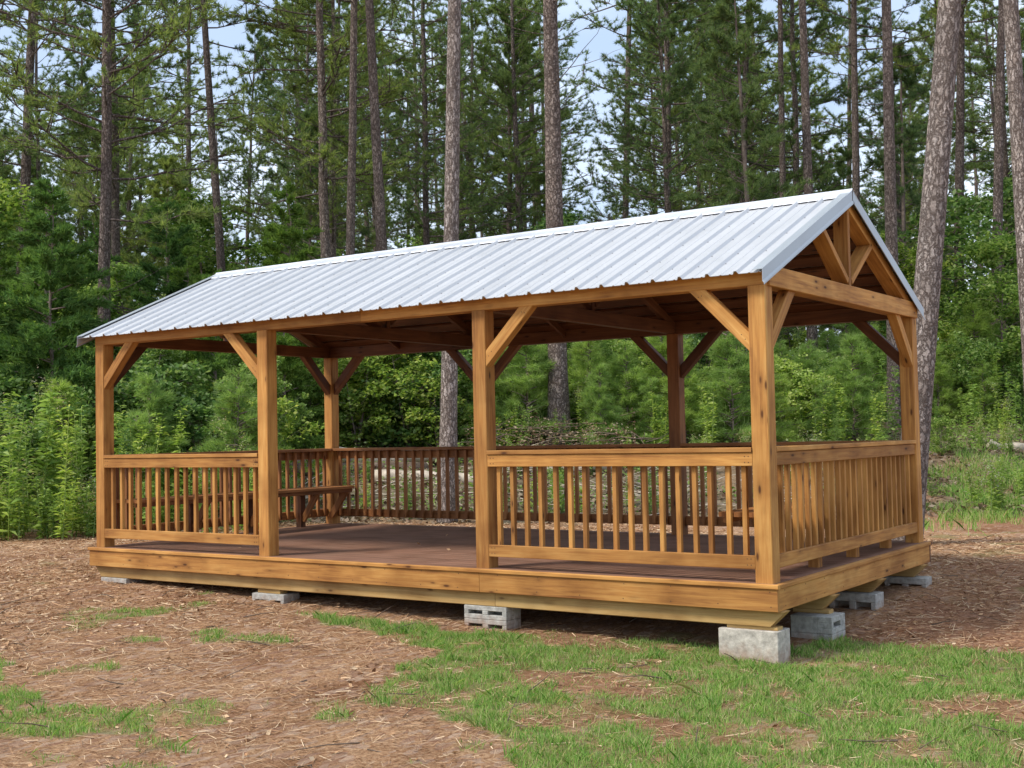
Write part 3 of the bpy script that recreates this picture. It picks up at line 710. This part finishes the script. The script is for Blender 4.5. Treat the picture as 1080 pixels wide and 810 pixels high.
def tree_cedar(seed, Ht, rad, nm=CEDAR, hb=.2, ntuft=2600, nn=9, nl=.13, nw=.022):
    rg = np.random.default_rng(seed); z = np.linspace(-.1, Ht, 8); tp = np.column_stack([rg.normal(0, .03, (8, 2)), z])
    paths = [(tp, .02*Ht/2*(1-.9*np.linspace(0, 1, 8)))]; TC = []; TD = []
    nb = 70
    for i in range(nb):
        q = (i+rg.random())/nb; h = hb+(Ht-hb)*q; Lb = rad*(1-q)**.75*rg.uniform(.55, 1.15)+.1; az = rg.random()*6.28; el = rg.uniform(.1, .6)
        d = np.array([math.cos(az)*math.cos(el), math.sin(az)*math.cos(el), math.sin(el)]); p = np.array([0, 0, h]); n = 5; t = np.linspace(0, 1, n)[:, None]
        pts = p+d*Lb*t-np.array([0, 0, 1])*.25*Lb*t**2*(1-q); paths.append((pts, .012*(1-.7*t[:, 0])*(1+Lb*.3)))
        m = max(4, int(ntuft/nb*(Lb/(rad*.6)))); tt = rg.uniform(.25, 1.05, m)[:, None]; c = p+d*Lb*tt-np.array([0, 0, 1])*.25*Lb*tt**2*(1-q)
        TC.append(c+rg.normal(0, 1, (m, 3))*np.array([.14, .14, .07])*Lb*(.4+.6*(1-tt))); TD.append(np.repeat([d+[0, 0, .2]], m, 0))
    V, F = tubes(paths, 5); st = mesh_np('trunk', V, F, BARK_FAR, True)
    V, F = needles(np.concatenate(TC), np.concatenate(TD), nn, nl, nw, .7, rg); cm = mesh_np('crown', V, F, nm)
    return [('trunk', st), ('crown', cm)]
def weed(seed, Ht, mat=WEEDM, nst=3, nleaf=150, size=.13, flower=False):
    rg = np.random.default_rng(seed); paths = []; C = []; D = []; FC = []
    for s in range(nst):
        b0 = rg.normal(0, .07, 2); ln = rg.normal(0, .10, 2); hgt = Ht*rg.uniform(.7, 1.05); z = np.linspace(-.03, hgt, 6)
        tp = np.column_stack([b0[0]+ln[0]*z+.04*z*z*ln[0], b0[1]+ln[1]*z, z]); paths.append((tp, .007*(1-.7*np.linspace(0, 1, 6))))
        h = rg.uniform(.03, 1, nleaf)**.8*hgt; p = np.column_stack([np.interp(h, z, tp[:, c]) for c in range(3)]); az = rg.random(nleaf)*6.28
        d = np.column_stack([np.cos(az), np.sin(az), rg.uniform(-.1, .9, nleaf)]); C.append(p); D.append(unit(d))
        if flower:
            nf = 70; FC.append(tp[-1]+rg.normal(0, 1, (nf, 3))*np.array([.06, .06, .10])-np.array([0, 0, .05]))
    C = np.concatenate(C); D = np.concatenate(D); m = len(C); L_ = size*rg.uniform(.6, 1.2, (m, 1))*(1.25-.6*(C[:, 2:3]/Ht))
    s = unit(np.cross(D, np.array([0, 0, 1.])+rg.normal(0, .3, (m, 3)))); dr = np.array([0, 0, -.25])
    V = np.stack([C, C+D*L_*.5+s*L_*.13, C+D*L_+dr*L_, C+D*L_*.5-s*L_*.13], 1).reshape(-1, 3)
    out = []
    v1, f1 = tubes(paths, 4); out.append(('stem', mesh_np('stem', v1, f1, mat, True)))
    out.append(('foliage', mesh_np('foliage', V, np.arange(len(V)).reshape(-1, 4), mat)))
    if flower:
        v2, f2 = leaves(np.concatenate(FC), .028, rg); out.append(('seedhead', mesh_np('seedhead', v2, f2, WEEDF)))
    return out
def put(name, parts, loc, rz_, sc, label, cat, group=None, tilt=None):
    e = empty(name, loc, rz_); e.scale = (sc,)*3 if not hasattr(sc, '__len__') else sc
    if tilt is not None:
        q = Matrix.Rotation(tilt[1], 4, Vector(tilt[0])) @ Matrix.Rotation(rz_, 4, 'Z')
        e.rotation_euler = q.to_euler()
    for pn, me_ in parts:
        o = bpy.data.objects.new(pn, me_); COL.objects.link(o); o.parent = e
    return tag(e, label, cat, group)

# --- pines that can be told apart: (px at base, px at the top of the frame, width px, distance, kind, label)
def lean_for(pb, pt):
    vert = pb-9-(pb-540)*.0145; return math.atan2(pt-vert, 455)
PINES = [
 (108, 112, 14, 26, 'mid', 'tall dark pine with long spreading boughs at the far left behind the weeds'),
 (243, 214, 9.5, 34, 'tall', 'slim pine leaning left above the left end of the roof'),
 (366, 374, 10, 30, 'tall', 'slim pale straight pine trunk left of the close pair above the roof'),
 (409, 392, 12, 29, 'tall', 'brown pine trunk leaning slightly left beside the slim pale trunk'),
 (469, 476, 17, 19.6, 'pale', 'pale straight pine trunk whose base shows through the rear railing'),
 (452, 446, 8, 40, 'mid', 'dark thin pine just left of the pale straight trunk'),
 (589, 581, 20, 26.5, 'tall', 'thick reddish brown pine trunk rising over the middle of the roof'),
 (656, 658, 8, 42, 'tall', 'slender pine standing in the open sky gap'),
 (705, 701, 8, 40, 'mid', 'open crowned pine at the right side of the sky gap'),
 (780, 787, 8, 42, 'tall', 'slim dark pine above the right half of the roof left of the gable'),
 (829, 816, 8, 40, 'tall', 'thin pine just left of the roof gable peak'),
 (858, 846, 11, 34, 'tall', 'straight dark pine right behind the gable peak'),
 (903, 903, 9, 38, 'tall', 'pine trunk right above the gable peak with side boughs'),
 (942, 934, 13.5, 29, 'tall', 'rough brown pine between the gable and the largest trunk'),
 (951, 988, 27, 15.2, 'near', 'largest near pale pine leaning right behind the right rear post'),
 (1012, 1008, 11, 36, 'tall', 'pine trunk just right of the largest trunk'),
 (1049, 1057, 11, 33, 'tall', 'slightly bent pine between the largest trunk and the right edge'),
 (1093, 1066, 18, 17.5, 'near', 'rough pine trunk cut by the right edge of the view'),
 (326, 323, 5, 48, 'mid', 'very thin pale pine left of the slim pale trunk'),
 (353, 352, 6, 50, 'mid', 'thin dark pine close beside the slim pale trunk'),
 (258, 262, 5, 55, 'mid', 'thin dark pine right of the leaning pine'),
 (497, 497, 6, 50, 'mid', 'thin pine right of the pale straight trunk'),
 (536, 540, 6, 55, 'mid', 'thin pine left of the thick reddish brown trunk'),
 (735, 737, 6, 52, 'mid', 'thin pine in the needles between the sky gap and the slim dark pine'),
]
protos = {}
protos['tall'] = [tree_pine(11+k, 24, 10.5+k, .17, 3.4, 56, tn_=22, nw=.018, sub=9, bark=BARK, dead=7, wob=.5) for k in range(3)]
protos['near'] = [tree_pine(21, 26, 13, .17, 4.2, 50, bark=BARK_PALE, dead=0, wob=.12, flare=.08)]
protos['pale'] = [tree_pine(24, 25, 13, .17, 3.8, 46, bark=BARK_PALE, dead=0, wob=.15)]
protos['mid'] = [tree_pine(31+k, 17+2*k, 4.2+k*.9, .17, 3.7, 74, tn_=24, bark=BARK, dead=7, wob=.6, nw=.021, nl=.2, sub=10) for k in range(4)]
protos['young'] = [tree_pine(41+k, 9.5+k, 1.3, .10, 2.3, 64, tn_=24, nl=.2, nw=.02, bark=BARK_FAR, dead=3, wob=.3, sub=8) for k in range(3)]
protos['seedling'] = [tree_cedar(61+k, 2.3, .75, NEEDLE_Y, .1, 1300, 12, .17, .010) for k in range(2)]
protos['cedar'] = [tree_cedar(51+k, 5.5, 1.7, CEDAR, .25, 4200, 9, .15, .03) for k in range(2)]
protos['leafy'] = [tree_leafy(71+k, 6.5, 1.2, .06, 2.2, 11000, .13, LEAF, 1, clump=.19) for k in range(3)]
protos['leafyb'] = [tree_leafy(76+k, 5.0, .6, .05, 1.7, 8000, .12, LEAF_B, 2, clump=.19) for k in range(2)]
protos['bush'] = [tree_leafy(81+k, 2.2, .1, .02, 1.1, 4200, .095, LEAF, 5, clump=.2) for k in range(3)]
protos['bushb'] = [tree_leafy(86+k, 1.7, .05, .016, .95, 3300, .085, LEAF_B, 6, clump=.2) for k in range(3)]
protos['weed'] = [weed(191+k, (2.1, 1.7, 2.3, 1.5, 1.9, 1.3)[k], (WEEDM, LEAF_B, WEEDM, LEAF, LEAF_B, WEEDM)[k], nst=(2, 4, 1, 5, 3, 6)[k], nleaf=(130, 90, 170, 90, 100, 60)[k], size=(.17, .11, .2, .14, .13, .1)[k], flower=(k in (1, 5))) for k in range(6)]
protos['lowweed'] = [weed(95+k, .7, nst=5, nleaf=60, size=.1, flower=(k == 2)) for k in range(3)]

def pick(k): return random.choice(protos[k])
for pb, pt, wpx, d, kind, label in PINES:
    x, y, z = place(pb, d); th = lean_for(pb, pt); dia = wpx/FPX*d; sxy = dia/(.34*.9)
    ax = np.cross(np.array([0, 0, 1.]), RT); ax /= np.linalg.norm(ax)
    sc = (max(sxy, .75) if kind == 'mid' else sxy,)*2+(1.0,)
    put('pine_tree', pick(kind), (x, y, z), random.random()*6.28, (1, 1, 1), label, 'pine tree', 'tall pines behind the pavilion', ((-ax[0]*-1, -ax[1]*-1, 0), th)).scale = sc

def occupied(x, y): return (X0-1.2 < x < 1.0 and -1 < y < W+1.2)
SIDE = lambda px: 'at the left' if px < 330 else ('in the middle' if px < 760 else 'at the right')
ZE_ = [0, 55, 98, 150, 200, 272, 320, 362, 420, 469, 515, 550, 590, 650, 705, 745, 785, 830, 893, 940, 985, 1030, 1080]
ZT_ = ['past the left edge of view', 'beside the left edge of view', 'just left of the corner post', 'right of the leftmost post', 'behind middle of left bay', 'left of second front post', 'right of second front post', 'beside left rear post', 'right of left rear post', 'left of pale straight trunk', 'left of third front post', 'right of third front post', 'left of reddish brown trunk', 'right of reddish brown trunk', 'left of right middle rear post', 'right of right middle rear post', 'left of the near corner post', 'right of the near corner post', 'below the gable peak', 'left of the right rear post', 'behind the largest trunk', 'right of the largest trunk', 'beside the right edge of view', 'past the right edge of view']
def zone(px):
    k = 0
    while k < len(ZE_) and px > ZE_[k]: k += 1
    return ZT_[k]
USED = set()
# --- deeper forest
taken = [(place(p[0], p[3])[:2]) for p in PINES]
def scatter(kind, name, cat, n, px0, px1, d0, d1, smin, smax, lab, grp, mind=1.2, gap=None):
    k = tries = 0
    while k < n and tries < n*30:
        tries += 1
        px = random.uniform(px0, px1); d = math.sqrt(random.uniform(d0*d0, d1*d1))
        if gap and gap(px, d): continue
        x, y, z = place(px, d)
        if occupied(x, y) or any((x-a)**2+(y-b_)**2 < mind**2 for a, b_ in taken): continue
        s = random.uniform(smin, smax)
        lb_ = ('small ' if s < smin+(smax-smin)*.35 else ('large ' if s > smin+(smax-smin)*.7 else ''))+lab+(', near, ' if d < d0+(d1-d0)*.3 else (', farther back, ' if d < d0+(d1-d0)*.65 else ', deep behind, '))+zone(px)
        if lb_ in USED and -5 < px < 1085 and tries < n*28: continue
        USED.add(lb_); taken.append((x, y)); k += 1
        put(name, pick(kind), (x, y, z-.02), random.random()*6.28, s, lb_, cat, grp+' '+SIDE(px), ((random.gauss(0, 1), random.gauss(0, 1), 0), random.gauss(0, .02)))
skygap = lambda px, d: 592 < px < 694 or 262 < px < 300 or 150 < px < 168 or 1010 < px < 1030 or 520 < px < 533
scatter('tall', 'pine_tree', 'pine tree', 40, -260, 1340, 38, 78, .8, 1.1, 'slim far pine with high crown', 'far high crowned pines', 2, skygap)
scatter('mid', 'pine_tree', 'pine tree', 64, -260, 1340, 33, 80, .75, 1.05, 'bushy dark green pine', 'bushy forest pines', 2, skygap)
scatter('young', 'young_pine', 'pine tree', 34, -260, 1340, 33, 62, .75, 1.2, 'low branched young pine', 'young pines in the forest edge', 1.6, skygap)
scatter('leafy', 'leafy_tree', 'tree', 40, -260, 1340, 29, 60, .7, 1.25, 'broad leaved tree', 'small leafy trees under the pines', 1.6)
scatter('cedar', 'cedar_tree', 'cedar tree', 16, -200, 330, 23, 34, .6, 1.1, 'dense feathery cedar', 'feathery cedars', 1.5)
scatter('cedar', 'cedar_tree', 'cedar tree', 8, 760, 1300, 31, 42, .5, .9, 'dense feathery cedar', 'feathery cedars', 1.5)
scatter('leafyb', 'leafy_tree', 'tree', 22, -220, 330, 23.5, 31, .5, .95, 'bright green sapling tree', 'bright green sapling trees', 1.3)
scatter('leafyb', 'leafy_tree', 'tree', 12, 330, 1300, 28, 40, .45, .75, 'bright green sapling tree', 'bright green sapling trees', 1.3)
scatter('bush', 'leafy_bush', 'bush', 26, -240, 280, 21, 27, .7, 1.2, 'rounded dark green bush', 'dark green bushes', .8)
scatter('bush', 'leafy_bush', 'bush', 24, 280, 470, 26, 31, .8, 1.4, 'rounded dark green bush', 'dark green bushes', .8)
scatter('bush', 'leafy_bush', 'bush', 22, 430, 1300, 28, 36, .6, 1.2, 'rounded dark green bush', 'dark green bushes', .8)
openbank = lambda px, d: (px > 900 and d < 30) or (520 < px < 900 and d < 27.5)
scatter('bushb', 'leafy_bush', 'bush', 66, 360, 1300, 25.8, 34, .55, 1.1, 'bright yellow green bush', 'bright green bushes', .7, openbank)
scatter('seedling', 'pine_sapling', 'sapling', 64, 480, 1300, 26, 34, .6, 1.2, 'fluffy bright pine sapling', 'pine saplings on the bank', .7, lambda px, d: px > 900 and d < 28.5)
scatter('seedling', 'pine_sapling', 'sapling', 8, -100, 300, 20, 24, .7, 1.1, 'fluffy bright pine sapling', 'pine saplings on the bank', .7)
scatter('lowweed', 'low_weed', 'weed', 60, -200, 290, 18.2, 19.8, .7, 1.5, 'low leafy weed at clearing edge', 'low weeds at the clearing edge', .2)
scatter('weed', 'tall_weed', 'weed', 72, -160, 270, 18.6, 22, .6, 1.3, 'tall leafy weed stalk', 'tall weeds at the clearing edge', .22)
scatter('lowweed', 'low_weed', 'weed', 70, 120, 1250, 19, 25, .6, 1.3, 'low green weed on bank', 'low weeds on the bank', .3)
scatter('weed', 'tall_weed', 'weed', 46, 470, 1180, 25, 28.5, .55, 1.0, 'tall pale green weed', 'tall weeds on the bank', .3)
scatter('bush', 'leafy_bush', 'bush', 4, 985, 1250, 20.5, 25, .25, .45, 'scruffy little bush on clay bank', 'scruffy bushes on the clay bank', .6)
scatter('lowweed', 'low_weed', 'weed', 30, 900, 1250, 18, 26, .5, 1.1, 'ragged low weed on clay bank', 'low weeds on the clay bank', .3)
for k in range(4):
    x, y, z = place((8, 44, 26, 84)[k], (18.3, 18.8, 19.5, 18.9)[k])
    put('tall_weed', protos['weed'][(0, 2, 1, 4)[k]], (x, y, z), k*1.3, (1.15, 1.3, 1.35, 1.2)[k], ('tallest bright weed at the left edge of the view', 'tall bright weed second from the left edge', 'broad weed clump behind the two leftmost weeds', 'tall weed just left of the corner post')[k], 'weed', 'tall weeds at the clearing edge')

# --- fallen logs and brush behind the rear railing
def log(px0, d0, px1, d1, r0, r1, mat, label, lift=0.):
    a = np.array(place(px0, d0)); b_ = np.array(place(px1, d1)); a[2] += r0*.8+lift; b_[2] += r1*.8+lift
    rg = np.random.default_rng(int(px0)); n = 9; t = np.linspace(0, 1, n)[:, None]
    pts = a+(b_-a)*t+rg.normal(0, .03, (n, 3)); V, F = tubes([(pts, r0+(r1-r0)*t[:, 0])], 10)
    me_ = mesh_np('fallen_log', V, F, mat, True)
    # caps
    import bmesh
    bm = bmesh.new(); bm.from_mesh(me_); bmesh.ops.holes_fill(bm, edges=[e for e in bm.edges if e.is_boundary]); bm.to_mesh(me_); bm.free()
    c0 = Vector(tuple(pts[0])); me_.transform(Matrix.Translation(-c0)); o = link('fallen_log', me_); o.location = c0
    return tag(o, label, 'log', 'felled logs behind the pavilion')
log(275, 25.2, 478, 25.6, .17, .14, LOGM, 'pale grey felled log seen through the far left rear railing')
log(392, 23.6, 530, 23.4, .14, .11, LOGM, 'short pale log lying in front of the longer ones near the straight trunk')
log(280, 24.4, 450, 24.9, .15, .12, LOGB, 'dark bark covered log below the pale grey log')
log(500, 24.4, 650, 24.0, .11, .08, LOGM, 'thin pale log behind the middle rear post')
log(470, 25.4, 600, 25.9, .12, .1, LOGB, 'dark log at the foot of the thick reddish brown trunk')
log(1040, 26, 1140, 25, .12, .1, LOGM, 'pale log on the bank at the right edge')

# brush pile sticks (uncountable litter)
def sticks(n, px0, px1, d0, d1, ln, r_, lift, name, mat, rg):
    pxs = rg.uniform(px0, px1, n); ds = rg.uniform(d0, d1, n); Pt = CP[None]+ds[:, None]*(FW[None]+RT[None]*((pxs-540)/FPX)[:, None])
    z = hh(Pt[:, 0], Pt[:, 1])+rg.random(n)**2*lift; az = rg.random(n)*6.28; el = rg.normal(0, .25, n); L_ = ln*rg.uniform(.3, 1.2, n)
    D = np.column_stack([np.cos(az)*np.cos(el), np.sin(az)*np.cos(el), np.sin(el)]); paths = []
    for i in range(n):
        p = np.array([Pt[i, 0], Pt[i, 1], z[i]]); q = p+D[i]*L_[i]; q[2] = max(q[2], z[i]*.0+float(p[2])-.03)
        paths.append((np.array([p, (p+q)/2+rg.normal(0, .03, 3)*L_[i], q]), np.array([r_, r_*.8, r_*.4])*rg.uniform(.5, 1.4)))
    V, F = tubes(paths, 4); o = link(name, mesh_np(name, V, F, mat, True)); return o
rgs = np.random.default_rng(5)
tag(sticks(260, -60, 1140, 6, 17, .35, .004, .015, 'fallen_twigs', LOGB, rgs), 'thin dark twigs scattered over the clearing', 'twigs', kind='stuff')
tag(sticks(330, 230, 860, 20.5, 26, .9, .010, .25, 'brush_litter', LOGM, rgs), 'broken grey branches and sticks littering the bank behind the pavilion', 'branch litter', kind='stuff')
tag(sticks(260, 480, 680, 23.5, 26, .8, .01, .8, 'dead_brush', LOGB, rgs), 'dark dead brush heaped round the thick reddish trunk', 'dead brush', kind='stuff')
# dry leaves on dead brush and leaf litter on the bank
def litter_leaves(n, px0, px1, d0, d1, lift, size, mat, name, label, rg):
    pxs = rg.uniform(px0, px1, n); ds = rg.uniform(d0, d1, n); Pt = CP[None]+ds[:, None]*(FW[None]+RT[None]*((pxs-540)/FPX)[:, None])
    keep = fbm(Pt[:, 0]*1.3, Pt[:, 1]*1.3, 3) > .42; Pt = Pt[keep]; m = len(Pt)
    C = np.column_stack([Pt[:, 0], Pt[:, 1], hh(Pt[:, 0], Pt[:, 1])+rg.random(m)**1.5*lift]); V, F = leaves(C, size, rg)
    o = link(name, mesh_np(name, V, F, mat)); return tag(o, label, name.replace('_', ' '), kind='stuff')
litter_leaves(5000, 250, 900, 20.5, 25.5, .18, .08, LEAF_B, 'sparse_ground_cover', 'sparse small green plants between the logs', rgs)
litter_leaves(22000, 120, 1250, 19.3, 30, .10, .10, DRYM, 'leaf_litter', 'dry brown leaves and debris covering the bank', rgs)
litter_leaves(5200, 490, 670, 23.8, 26.5, .85, .06, DRYM, 'dead_leaves', 'brown dead leaves caught in the brush round the reddish trunk', rgs)
litter_leaves(20000, -250, 1350, 25.5, 36, .45, .10, LEAF_B, 'ground_cover', 'low bright green ground cover on the bank and forest edge', rgs)

# --- grass blades
def blades(x, y, hgt, w, rg, lean=.45):
    n = len(x); z = hh(x, y)-.005; az = rg.random(n)*6.28; fa = rg.random(n)*6.28
    h_ = hgt*rg.uniform(.5, 1.2, n); ln = np.abs(rg.normal(0, lean, n))*h_
    b0 = np.column_stack([x, y, z]); s = np.column_stack([np.cos(fa), np.sin(fa), np.zeros(n)])*(w/2)
    d = np.column_stack([np.cos(az)*ln, np.sin(az)*ln, h_])
    m1 = b0+d*np.array([.35, .35, .55]); 
    V = np.stack([b0-s, b0+s, m1+s*.7, b0+d, m1-s*.7], 1).reshape(-1, 3)
    return V, np.arange(len(V)).reshape(-1, 5)
rgg = np.random.default_rng(12)
n = 800000; gx = rgg.uniform(-6.5, 4.2, n); gy = rgg.uniform(-5.2, 1.7, n)
msk = grass_mask(gx, gy); inside = (gx > X0) & (gx < .0) & (gy > .25)
dens = .85*msk*np.clip(fbm(gx*9, gy*9, 2)*2.0-.45, .08, 1)
keep = (rgg.random(n) < dens) & ~inside
sd_ = (gx-CP[0])*.823+(gy-CP[1])*.567; keep &= np.abs(sd_) < depth(gx, gy)*.56
gx, gy, mm = gx[keep], gy[keep], msk[keep]
hgt = (.028+.035*fbm(gx*3+7, gy*3, 2))*(.6+.5*mm)
V, F = blades(gx, gy, hgt, .005, rgg, .7)
tag(link('lawn_grass', mesh_np('lawn_grass', V, F, GRASSM)), 'patchy short green grass growing in front of and beside the deck', 'grass', kind='stuff')
# longer tufts
n = 5200; tx = rgg.uniform(-4.2, 3.6, 600); ty = rgg.uniform(-4.6, 1.6, 600); mk = grass_mask(tx, ty)
ok = (rgg.random(600) < mk*.55+.01) & ~((tx > X0) & (tx < .0) & (ty > .0)); tx, ty = tx[ok], ty[ok]
cx_ = np.repeat(tx, 38)+rgg.normal(0, .035, len(tx)*38); cy_ = np.repeat(ty, 38)+rgg.normal(0, .035, len(tx)*38)
V, F = blades(cx_, cy_, .085, .006, rgg, .6)
tag(link('grass_tufts', mesh_np('grass_tufts', V, F, GRASSM)), 'longer loose grass tufts standing out of the short lawn', 'grass', kind='stuff')
# weeds and grass on the right hand bank
n = 34000; pxs = rgg.uniform(900, 1320, n); ds = rgg.triangular(17, 21, 28, n)+rgg.normal(0, .5, n); Pt = CP[None]+ds[:, None]*(FW[None]+RT[None]*((pxs-540)/FPX)[:, None])
k = fbm(Pt[:, 0]*.9+2, Pt[:, 1]*.9, 3) > .54; Pt = Pt[k]
V, F = blades(Pt[:, 0], Pt[:, 1], .17, .012, rgg, .6)
tag(link('bank_grass', mesh_np('bank_grass', V, F, GRASSM)), 'rough green grass clumps on the clay bank at the right', 'grass', kind='stuff')
# --- pine straw, chips
n = 210000; sx = rgg.uniform(-13, 4.2, n); sy = rgg.uniform(-5.4, 7.5, n)
dd_ = depth(sx, sy); sdd = (sx-CP[0])*.823+(sy-CP[1])*.567
keep = (np.abs(sdd) < dd_*.56) & (dd_ > 4) & (rgg.random(n) < np.clip(1.25-grass_mask(sx, sy)*1.15, .12, 1)*np.clip(fbm(sx*2.2, sy*2.2, 3)*2.2-.4, .15, 1)*np.clip(16/dd_**1.15, .3, 1)) & ~((sx > X0) & (sx < .0) & (sy > .4) & (sy < W))
sx, sy = sx[keep], sy[keep]; m = len(sx); far_ = np.clip(depth(sx, sy)/9, .8, 2)
az = rgg.normal(.7, 1.1, m); L_ = rgg.uniform(.03, .12, m)*np.where(rgg.random(m) < .03, 2.6, 1); w_ = rgg.uniform(.0018, .005, m)*far_
z = hh(sx, sy)+rgg.random(m)*.012; el = rgg.normal(.0, .16, m)
D = np.column_stack([np.cos(az), np.sin(az), el])*L_[:, None]/2; S = np.column_stack([-np.sin(az), np.cos(az), rgg.normal(0, .4, m)])*w_[:, None]/2; c = np.column_stack([sx, sy, z+.004])
V = np.stack([c-D-S, c+D-S, c+D+S, c-D+S], 1).reshape(-1, 3)
tag(link('pine_straw', mesh_np('pine_straw', V, np.arange(len(V)).reshape(-1, 4), STRAWM)), 'brown pine straw strewn over the bare ground round the deck', 'pine straw', kind='stuff')
n = 60000; sx = rgg.uniform(-14, 5, n); sy = rgg.uniform(-5, 8.5, n); dd_ = depth(sx, sy)
keep = (rgg.random(n) < np.clip((fbm(sx*.7+20, sy*.7, 3)-.42)*4, .05, 1)*np.clip((dd_-5)/9, .1, 1)) & (grass_mask(sx, sy) < .3) & ~((sx > X0) & (sx < .0) & (sy > .4) & (sy < W))
sx, sy = sx[keep], sy[keep]; C = np.column_stack([sx, sy, hh(sx, sy)+.008]); V, F = leaves(C, .045, rgg, 1.9, .25)
tag(link('bark_chips', mesh_np('bark_chips', V, F, STRAWM)), 'bark chips and dry leaf scraps mulching the clearing', 'bark chips', kind='stuff')
# a few leaves on the deck
for k, (x, y) in enumerate(((-3.9, 1.2), (-4.6, 1.6), (-3.1, 1.9), (-6.1, .5), (-5.0, 2.6))):
    V, F = leaves(np.array([[0, 0, .006]]), .06, rgg, 1.6, .1); o = link('fallen_leaf', mesh_np('fallen_leaf', V, F, STRAWM)); o.location = (x, y, .003)
    tag(o, 'small dry leaf lying on the open red brown deck floor', 'leaf', 'dry leaves on the deck')
